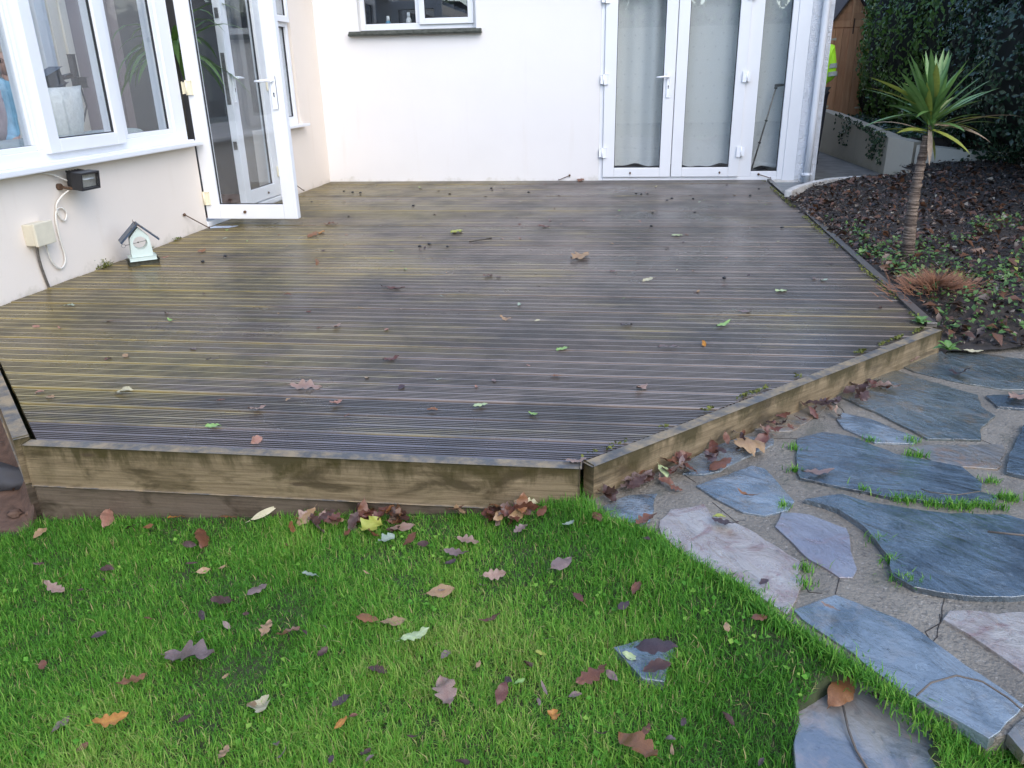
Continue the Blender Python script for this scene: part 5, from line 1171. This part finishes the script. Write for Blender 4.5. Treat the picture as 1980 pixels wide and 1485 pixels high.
# ------------------------------------------------------------------ fallen leaves
def leaf_mesh(kind, seed):
    r = random.Random(seed); n = {'oak': 22, 'oval': 12, 'sliver': 8, 'scrap': 6, 'maple': 22}[kind]; vs = []; fs = []; rib = []
    curl = r.uniform(-.5, 1.3); cup = r.uniform(-.5, .9); tw = r.uniform(-.8, .8); asp = {'oak': .50, 'oval': .48, 'sliver': .22, 'scrap': .7, 'maple': .85}[kind]
    for i in range(n+1):
        t = i/n
        if kind == 'oak': wv = asp*.5*(math.sin(math.pi*min(1, t**.85))**.75)*(.50+.58*abs(math.sin(math.pi*(4.0*t+.15)))**.9)*(.75+.5*t if t < .6 else 1.05)
        elif kind == 'maple': wv = asp*.5*(math.sin(math.pi*t)**.55)*(.48+.58*abs(math.cos(math.pi*2.5*t)))
        elif kind == 'scrap': wv = asp*.5*math.sin(math.pi*(.1+.8*t))*r.uniform(.6, 1.1)
        else: wv = asp*.5*math.sin(math.pi*t)**.8
        wl = wv*r.uniform(.9, 1.08); wr = wv*r.uniform(.9, 1.08)
        ang = curl*(t-.5)*1.8; x = t-.5; z = curl*.35*(t-.5)**2*2+.02*math.sin(t*9+seed)
        c, s = math.cos(tw*(t-.5)), math.sin(tw*(t-.5))
        for sg, ww in ((-1, wl), (-.5, wl*.5), (0, 0), (.5, wr*.5), (1, wr)):
            u = ww*(1 if sg > 0 else -1 if sg < 0 else 0); zz2 = cup*(u*u)*2.2+.03*math.sin(t*21+sg*4+seed)*abs(sg)+.02*math.sin(t*11+seed*1.7+sg)
            vs.append((x, u*c-zz2*s, z+zz2*c+u*s)); rib.append(1 if sg == 0 else (.25 if (i % 4 == 0) else 0))
    for i in range(n):
        for j in range(4): a = i*5+j; fs.append((a, a+1, a+6, a+5))
    b = len(vs); L_ = .16  # stalk
    vs += [(-.5, -.008, 0), (-.5, .008, 0), (-.5-L_, .005, .02), (-.5-L_, -.005, .02)]; rib += [1]*4; fs.append((b, b+1, b+2, b+3))
    zmin = min(v[2] for v in vs); vs = [(x, y, z-zmin) for x, y, z in vs]
    me = np_mesh('leaf', vs, fs, {'rib': rib}); me.materials.append(M['leaf tan'])
    for p in me.polygons: p.use_smooth = True
    return me
LV = {kd: [leaf_mesh(kd, 10*i+hash_) for i in range(nv)] for hash_, (kd, nv) in enumerate((('oak', 8), ('oval', 6), ('sliver', 4), ('scrap', 5), ('maple', 4)))}
NM = {'oak': 'oak_leaf', 'oval': 'fallen_leaf', 'sliver': 'fallen_leaf', 'scrap': 'leaf_scrap', 'maple': 'lobed_leaf'}
def put_leaf(kind, colr, p, size, yaw, label, group=None, tilt=.2, cat='leaf', var=None, stand=0):
    me = random.choice(LV[kind])
    if size > .10: me = min(LV[kind], key=lambda q: max(v.co.z for v in q.vertices))   # the large leaves lie flattest
    o = bpy.data.objects.new(NM[kind], me); COL.objects.link(o)
    o.material_slots[0].link = 'OBJECT'; o.material_slots[0].material = M['leaf '+colr]
    o.location = p; o.scale = (size,)*3; o.rotation_euler = (random.gauss(0, tilt)+stand, random.gauss(0, tilt), yaw)
    return tag(o, label, cat, group)
def yaw_px(px, py, ang, pf):
    a = pf(px, py); r = math.radians(ang); b = pf(px+12*math.cos(r), py-12*math.sin(r)); d = b-a
    return math.atan2(d.y, d.x)
def DZ(px, py): return P(px, py, z=.006)
def LZ(px, py): return PL(px, py, random.uniform(.022, .034))
def SZ(px, py): return P(px, py, z=PZ+.022)
def place(pf, px, py, wpx, ang, kind, colr, label, group, tilt=.15, stand=0, lift=0):
    p = pf(px, py); sc = FOC/((p-CAM).dot(_f)); r = math.radians(ang)
    y_ = yaw_px(px, py, ang, pf); a = pf(px-wpx/2*math.cos(r), py+wpx/2*math.sin(r)); b = pf(px+wpx/2*math.cos(r), py-wpx/2*math.sin(r))
    L_ = min((b-a).length, wpx/sc*1.9); p.z += lift
    return put_leaf(kind, colr, p, L_, y_, label, group, tilt, stand=stand)
GD, GL, GP = 'fallen leaves on the deck', 'fallen leaves on the lawn', 'fallen leaves on the stone path'
DECK = [
 (592, 749, 62, 0, 'oak', 'pinkish tan', 'largest pinkish tan oak leaf on the near left of the deck'), (650, 780, 28, 20, 'oak', 'salmon pink', 'crumpled salmon leaf just below the largest oak leaf on the deck'),
 (240, 758, 38, 0, 'oval', 'cream', 'cream leaf near the front left corner of the deck'), (497, 791, 36, 15, 'oak', 'pinkish tan', 'small pinkish leaf left of the largest deck leaf, near the front'),
 (495, 851, 26, 35, 'oval', 'salmon pink', 'pink brown leaf standing on the reddish front board'), (412, 824, 32, 5, 'oval', 'light green', 'bright green scrap of leaf just behind the reddish front board'),
 (756, 695, 32, 10, 'oak', 'dark red', 'folded red brown leaf near the middle of the deck front'), (836, 792, 22, 0, 'oval', 'orange brown', 'orange brown curled leaf centred near the deck front'),
 (928, 784, 30, 10, 'oval', 'pale green', 'pale green leaf right of the orange brown curled deck leaf'), (1075, 727, 20, -10, 'oval', 'orange brown', 'small orange brown leaf above the diagonal edge, centre right of the deck'),
 (1240, 751, 24, 25, 'oak', 'pinkish tan', 'pinkish tan leaf beside the diagonal fascia on the deck'), (1360, 665, 16, 60, 'oval', 'orange', 'upright orange leaf on the right part of the deck'),
 (1088, 675, 26, 10, 'oval', 'light green', 'light green leaf on the deck, upper of the two green ones at centre'), (1398, 628, 30, 20, 'sliver', 'light green', 'slim light green leaf near the right corner of the deck'),
 (1122, 498, 34, 20, 'oak', 'tan', 'curled tan oak leaf in the middle distance of the deck'), (1309, 456, 22, 8, 'oval', 'pale green', 'pale green leaf at the far right of the deck'),
 (612, 508, 16, 70, 'oval', 'orange brown', 'upright orange brown leaf on the deck in front of the open door'), (943, 533, 18, 15, 'oval', 'rust', 'rust coloured curled leaf at the middle of the deck'),
 (978, 617, 24, -5, 'oak', 'tan', 'small tan leaf lying across the dark board gap mid deck'), (651, 632, 20, 20, 'oak', 'pinkish tan', 'small pinkish leaf left of the mid deck board gap'),
 (1186, 525, 18, 0, 'oval', 'dark red', 'small dark red leaf right of the curled tan deck leaf'), (1254, 541, 24, 5, 'oval', 'cream', 'small cream leaf at centre right of the deck'),
 (1211, 628, 24, 5, 'oval', 'dark purple', 'dark purple leaf right of the mid deck board gap'), (1292, 672, 42, 0, 'sliver', 'mauve', 'long mauve sliver of leaf on the right part of the deck'),
 (760, 558, 46, -3, 'sliver', 'dark red', 'long dark red sliver of leaf mid deck left of centre'), (1112, 893, 44, 0, 'oak', 'pinkish tan', 'pale rust leaf tucked into the front deck corner'),
 (1510, 563, 24, 10, 'oval', 'pale green', 'small pale leaf by the right edge of the deck'), (1440, 603, 26, 5, 'oval', 'mauve', 'small mauve leaf above the slim green one on the deck'), (1400, 552, 14, 0, 'oval', 'rust', 'tiny rust leaf on the far right boards of the deck'),
 (1590, 437, 30, 5, 'sliver', 'tan', 'curled tan strip on the right deck edge near the bed'), (605, 455, 20, 20, 'oval', 'orange brown', 'orange brown leaf on the deck below the open door corner'), (622, 450, 14, 30, 'oval', 'orange', 'small bright orange leaf on the deck below the open door corner'),
 (640, 434, 28, 0, 'oak', 'rust', 'rust oak leaf on the deck to the right of the open door'), (1050, 438, 24, 5, 'oval', 'dark red', 'dark red leaf on the far middle of the deck'), (883, 449, 22, 20, 'oval', 'yellow green', 'yellow green leaf on the far middle of the deck'),
 (1122, 349, 16, 40, 'oval', 'rust', 'rust leaf at the foot of the white wall beside the small hook'), (830, 347, 20, 5, 'oval', 'tan', 'tan leaf at the foot of the white wall under the high window'), (390, 486, 16, 20, 'oval', 'orange brown', 'orange brown leaf on the deck right of the bird feeder'),
 (318, 498, 20, 10, 'sliver', 'salmon pink', 'pinkish sliver beside the bird feeder'), (133, 591, 24, 0, 'oval', 'grey green', 'grey green leaf at the far left of the deck'), (70, 632, 14, 0, 'scrap', 'salmon pink', 'pink scrap of leaf at the far left of the deck'), (555, 570, 16, 0, 'oval', 'rust', 'small rust leaf on the left middle of the deck')]
for a, b, w_, an, kd, cl, lab in DECK: place(DZ, a, b, w_, an, kd, cl, lab, GD, .12, stand=(.9 if 'upright' in lab or 'standing' in lab else 0))
LAWN = [
 (372, 1278, 128, 12, 'oak', 'mauve', 'largest mauve oak leaf on the left of the lawn'), (257, 1325, 62, 12, 'oak', 'orange brown', 'orange brown leaf below the largest mauve leaf on the lawn'), (118, 1402, 50, 35, 'oval', 'mauve', 'pinkish grey leaf at the lower left of the lawn'),
 (217, 1402, 72, 15, 'oak', 'orange', 'bright orange brown leaf at the lower left of the lawn'), (106, 1138, 44, -8, 'oak', 'pinkish tan', 'pinkish tan leaf at the far left of the lawn'), (205, 1003, 34, 70, 'oval', 'salmon pink', 'pink leaf propped against the left end of the deck front'),
 (78, 1031, 28, 40, 'oval', 'tan', 'tan leaf near the left end of the deck front'), (430, 1162, 52, 15, 'oval', 'dark brown', 'dark brown curled leaf left of centre on the lawn'), (497, 1142, 46, 35, 'oval', 'mauve', 'mauve curled leaf beside the dark brown one on the lawn'),
 (515, 1216, 36, 60, 'oak', 'tan', 'tan leaf left of the salmon lobed leaf on the lawn'), (558, 1225, 44, 0, 'maple', 'salmon pink', 'salmon pink lobed leaf on the left half of the lawn'), (803, 1240, 62, 20, 'oak', 'pale green', 'pale yellow green oak leaf at the centre of the lawn'),
 (862, 1348, 72, 110, 'oak', 'pinkish tan', 'pinkish tan oak leaf low at the centre of the lawn'), (507, 1368, 38, 80, 'maple', 'cream', 'pale cream lobed leaf low on the lawn'), (660, 1398, 34, 25, 'oval', 'orange', 'orange yellow leaf low on the lawn'),
 (433, 1456, 44, 55, 'oak', 'tan', 'tan leaf at the bottom edge of the lawn'), (357, 1390, 32, 40, 'oval', 'dark brown', 'small dark leaf low on the left of the lawn'), (710, 1197, 46, 0, 'oval', 'orange brown', 'orange curled leaf above the pale green one on the lawn'),
 (761, 1203, 52, 12, 'oval', 'tan', 'tan leaf touching the orange curled one on the lawn'), (853, 1144, 54, 22, 'oval', 'tan', 'tan slim leaf at the upper centre of the lawn'), (957, 1111, 46, 0, 'oak', 'pinkish tan', 'pinkish tan leaf at the upper right of the lawn'),
 (1084, 1100, 58, 45, 'oval', 'mauve', 'broad mauve grey leaf at the upper right of the lawn'), (882, 1070, 50, 18, 'oak', 'mauve', 'mauve jagged leaf near the deck front, right of centre'), (905, 1046, 46, 5, 'oak', 'pinkish tan', 'pinkish tan leaf just above the mauve jagged one'),
 (794, 1042, 38, 10, 'oval', 'rust', 'rusty pink leaf near the centre of the deck front'), (748, 1043, 34, 10, 'maple', 'grey green', 'pale grey green lobed leaf near the deck front'), (717, 1018, 46, 40, 'maple', 'yellow green', 'green and yellow lobed leaf near the deck front'),
 (970, 1340, 44, 70, 'oval', 'dark red', 'dark red leaf low on the right half of the lawn'), (1070, 1385, 28, 100, 'maple', 'orange', 'small orange leaf low on the right half of the lawn'), (1145, 1317, 70, 5, 'oak', 'rust', 'curled rust leaf below the small sunken stone'),
 (1112, 1345, 28, 0, 'oval', 'mauve', 'pinkish grey leaf under the curled rust leaf'), (1232, 1455, 98, 125, 'oak', 'orange brown', 'large orange brown oak leaf at the bottom right of the lawn'), (1250, 1412, 26, 60, 'oval', 'rust', 'small rust leaf above the large orange brown oak leaf'),
 (1232, 1138, 34, 65, 'oval', 'rust', 'rust leaf on the lawn near the pink path stone'), (1205, 1172, 30, 50, 'oval', 'dark purple', 'dark purple leaf on the lawn near the pink path stone'), (1468, 1195, 32, 40, 'oval', 'rust', 'rust leaf in the grass beside the long blue path stone'),
 (1268, 1262, 84, 15, 'oval', 'dark purple', 'big dark purple wet leaf lying on the small sunken stone'), (1270, 1300, 60, 10, 'oval', 'dark brown', 'dark brown wet leaf lower on the small sunken stone'), (1218, 1270, 28, 140, 'oval', 'pale green', 'pale green leaf on the left of the small sunken stone'),
 (1405, 1214, 22, 100, 'oval', 'tan', 'small tan leaf in the grass above the small sunken stone'), (950, 1197, 46, 20, 'sliver', 'dark red', 'dark red sliver right of the lawn centre'), (862, 1266, 30, 40, 'oval', 'mauve', 'small mauve leaf below the pale green oak leaf'), (925, 1285, 20, 50, 'oval', 'tan', 'tiny tan leaf right of the pale green oak leaf'),
 (388, 1042, 34, 95, 'oval', 'rust', 'upright rust leaf below the left part of the deck front'), (366, 1053, 26, 0, 'oval', 'dark brown', 'dark brown leaf beside the upright rust leaf'), (393, 1103, 28, 20, 'oval', 'tan', 'tan leaf on the lawn below the upright rust leaf'), (430, 1098, 16, 20, 'scrap', 'tan', 'tiny tan leaf next to another below the deck front'),
 (340, 1001, 32, 10, 'oval', 'orange', 'orange leaf against the left part of the deck front'), (256, 1018, 30, 25, 'oval', 'dark brown', 'dark brown leaf by the left part of the deck front'), (288, 1018, 26, 15, 'oval', 'orange brown', 'orange brown leaf by the left part of the deck front'), (207, 1101, 30, 0, 'oval', 'dark brown', 'dark curled leaf on the left lawn'),
 (600, 1112, 34, 5, 'oval', 'grey green', 'pale grey green leaf on the left centre of the lawn'), (672, 1030, 14, 70, 'oval', 'rust', 'small rust leaf by the deck front left of centre'), (510, 992, 54, 30, 'sliver', 'cream', 'pale toothed leaf propped against the deck front'), (440, 1001, 36, 10, 'oval', 'orange brown', 'orange brown leaf against the deck front left of the pale toothed leaf'),
 (1028, 972, 36, 10, 'oak', 'cream', 'cream oak leaf near the right end of the deck front'), (1048, 990, 30, 60, 'oval', 'rust', 'rust leaf beside the cream oak leaf'), (1007, 1022, 32, 45, 'oak', 'mauve', 'mauve leaf below the cream oak leaf'), (1100, 1014, 24, 10, 'scrap', 'grey green', 'pale scrap on the grass near the deck corner'),
 (1155, 1000, 26, 110, 'oval', 'rust', 'rust leaf in the grass at the deck corner'), (1250, 1012, 56, -5, 'oak', 'rust', 'rust leaf where the grass meets the pink path stone'), (1450, 1000, 6, 0, 'scrap', 'tan', None),
 (1118, 1155, 30, -30, 'oval', 'dark red', 'dark red leaf at the right of the lawn'), (730, 1296, 40, 10, 'oval', 'dark brown', 'dark leaf low left of the lawn centre'), (660, 1355, 44, 35, 'oval', 'dark purple', 'dark leaf above the orange yellow leaf'), (1408, 1390, 30, 130, 'oval', 'dark brown', 'dark leaf in the grass left of the big slab'), (880, 1262, 6, 0, 'scrap', 'mauve', None),
 (1045, 1263, 24, 30, 'oval', 'yellow green', 'yellow green leaf on the right half of the lawn'), (1005, 1318, 20, 40, 'oval', 'light green', 'small light green leaf right of the pinkish oak leaf'), (640, 1468, 22, 60, 'oval', 'dark purple', 'small purple leaf at the bottom edge of the lawn'), (715, 1466, 22, 30, 'oval', 'mauve', 'small mauve leaf at the bottom edge of the lawn'), (160, 1445, 30, 15, 'oval', 'rust', 'small rust leaf at the bottom left of the lawn')]
for a, b, w_, an, kd, cl, lab in LAWN:
    if lab: place(LZ, a, b, w_, an, kd, cl, lab, GL, .13 if w_ > 55 else .22, lift=.014 if w_ > 55 else 0, stand=(.7 if 'upright' in lab or 'propped' in lab else 0))
PATHL = [
 (1445, 866, 62, 10, 'maple', 'tan', 'yellow brown lobed leaf by the fascia on the path'), (1393, 900, 46, 20, 'oval', 'rust', 'rust leaf on the small stone by the fascia'), (1655, 747, 28, 10, 'oak', 'pinkish tan', 'pinkish tan leaf on the dark green slab near the deck'),
 (1710, 748, 64, -10, 'oak', 'pinkish tan', 'pale pinkish oak leaf on the dark green slab'), (1445, 957, 46, -15, 'sliver', 'orange brown', 'orange brown sliver on the pale blue stone'), (1580, 914, 66, 10, 'sliver', 'mauve', 'mauve sliver on the left end of the long dark slab'),
 (1402, 1012, 54, -10, 'oak', 'dark purple', 'dark purple leaf on the pink white stone'), (1390, 1000, 26, 5, 'oval', 'yellow green', 'yellow green leaf behind the dark purple one on the pink white stone'), (1857, 722, 44, -15, 'oak', 'dark purple', 'dark purple leaf on the far right stone'),
 (1880, 679, 42, -5, 'sliver', 'cream', 'cream curled leaf where the bed meets the path'), (1510, 803, 36, 10, 'oak', 'dark red', 'dark red leaf on the rusty stone by the fascia'), (1625, 1340, 66, 50, 'oval', 'orange brown', 'large orange brown leaf on the back corner of the mottled slab'),
 (1702, 1347, 50, -15, 'oval', 'dark purple', 'dark purple leaf beside the orange one on the mottled slab'), (1232, 930, 66, 20, 'oak', 'mauve', 'large wet mauve oak leaf by the deck corner on the path'), (1228, 915, 46, 5, 'oval', 'rust', 'rust leaf on top of the mauve one by the deck corner'), (1282, 912, 26, -40, 'oval', 'pale green', 'pale green leaf right of the heap by the deck corner'),
 (1477, 1125, 18, 20, 'scrap', 'dark purple', 'tiny dark scrap on the pink white stone'), (1760, 697, 36, 10, 'sliver', 'pinkish tan', 'pinkish leaf on the stone beside the deck corner'), (1700, 705, 44, 60, 'oak', 'tan', 'tan leaf propped against the diagonal fascia'), (1605, 1175, 40, -20, 'oval', 'pinkish tan', 'crumpled pinkish leaf at the grass edge of the long blue stone'), (1970, 770, 40, 20, 'oak', 'pinkish tan', 'pinkish leaf at the right edge of the path')]
for a, b, w_, an, kd, cl, lab in PATHL:
    pf = SZ if 'mottled' not in lab else (lambda u, v: P(u, v, z=-.150))
    place(pf, a, b, w_, an, kd, cl, lab, GP, .15, stand=(.8 if 'propped' in lab else 0))
# heaps along the fascia, scraps on the boards
for i in range(150):
    t = random.random()**.8; x = 1.95+1.30*t
    if noise.noise(Vector((x*5.5, 3, 1))) < .02-.25*(t > .8): continue
    y = -6.985-abs(random.gauss(0, .045)); cl = random.choice(['rust', 'rust', 'orange brown', 'pinkish tan', 'dark brown', 'dark red', 'tan', 'mauve'])
    put_leaf(random.choice(['oak', 'oak', 'oval']), cl, Vector((x, y, lawn_z(x, y)+random.uniform(.012, .05))), random.uniform(.04, .085), random.uniform(0, 6.28), 'wet %s leaf in the drift along the deck front, %s' % (cl, ('below its left third', 'below its middle', 'right of its middle', 'by its right end')[min(3, int((x-1.95)/1.3*4))]), 'leaf drift along the deck front', .55)
for i in range(60):
    t = random.random()**1.3*.75; x = 3.31+1.5*t; y = -6.945+1.44*t; d = abs(random.gauss(0, .035))+.02; x += d*.7; y -= d*.7; cl = random.choice(['dark red', 'mauve', 'dark brown', 'rust', 'pinkish tan', 'dark purple'])
    put_leaf(random.choice(['oak', 'oak', 'oval']), cl, Vector((x, y, PZ+random.uniform(.012, .045))), random.uniform(.035, .085), random.uniform(0, 6.28), '%s leaf in the drift along the diagonal deck edge beside the path' % cl, 'leaf drift along the diagonal edge', .45)
for i in range(150):
    y = -6.7+6.4*random.random()**.8; x = random.uniform(lx(y)+.1, rx(y)-.1); cl = random.choice(['salmon pink', 'rust', 'dark brown', 'mauve', 'tan', 'grey green', 'dark red', 'dark purple', 'light green', 'cream'])
    put_leaf(random.choice(['scrap', 'scrap', 'sliver']), cl, Vector((x, y, .003)), random.uniform(.018, .045), random.uniform(0, 6.28), 'tiny %s scrap of leaf scattered on the deck boards' % cl, 'leaf scraps scattered on the deck', .1, 'leaf scrap')
for i in range(45):
    p = PL(random.uniform(0, 1500), random.uniform(1040, 1480), .03)
    if inpoly([p.x], [p.y], pp2)[0]: continue
    cl = random.choice(['dark brown', 'dark purple', 'rust', 'tan', 'mauve', 'dark brown'])
    put_leaf(random.choice(['scrap', 'sliver', 'oval']), cl, p, random.uniform(.02, .04), random.uniform(0, 6.28), 'tiny %s scrap of leaf lost in the lawn grass' % cl, 'leaf scraps in the lawn', .4, 'leaf scrap')
q = MB(); q.ball((0, 0, .009), .014, (1, 1, .7), 1, .3); bme = q.mesh('berry'); bme.materials.append(M['black'])
for (a, b) in [(665, 371), (682, 373), (697, 374), (697, 378), (603, 391), (799, 399), (950, 365), (1022, 373), (1299, 385), (1290, 388), (1262, 412), (1343, 412), (1259, 439), (1450, 380), (1508, 380), (1467, 366), (1492, 356), (812, 478), (865, 478), (830, 473), (392, 507), (435, 497), (1230, 375), (1240, 377), (1252, 376), (1340, 386), (1512, 441), (1400, 540)]:
    o = bpy.data.objects.new('berry', bme); COL.objects.link(o); o.location = P(a, b, z=.002); o.scale = (random.uniform(.7, 1.3), random.uniform(.7, 1.3), random.uniform(.6, 1)); o.rotation_euler[2] = random.random()*6
    tag(o, 'small black blob of debris on the far deck boards', 'debris', 'black specks of debris on the deck')
def twig(pts, r, lab): q = MB(); q.tube(pts, r, 5); return tag(q.build('twig', M['fascia_low']), lab, 'twig', 'twigs')
twig([P(907, 467, z=.006), P(928, 464, z=.012), P(951, 460, z=.006)], .004, 'thin dark twig lying on the middle of the deck')
twig([P(1772, 1345, z=PZ+.02), P(1800, 1320, z=PZ+.03), P(1850, 1306, z=PZ+.03), P(1900, 1318, z=PZ+.025), P(1950, 1350, z=PZ+.02), P(1985, 1380, z=PZ+.016)], .0022, 'long thin curved stem across the blue path stone')
twig([P(1630, 1365, z=-.15), P(1640, 1410, z=-.155), P(1655, 1450, z=-.158), P(1680, 1490, z=-.158)], .0025, 'thin dark stem lying across the mottled slab')
twig([P(1910, 1028, z=PZ+.04), P(1950, 1032, z=PZ+.042), P(1990, 1036, z=PZ+.04)], .003, 'short dark twig on the large dark slab')
twig([P(1780, 945, z=PZ+.03), P(1800, 952, z=PZ+.03), P(1850, 957, z=PZ+.03), P(1895, 950, z=PZ+.03)], .0018, 'pale curved stalk at the edge of the long dark slab')
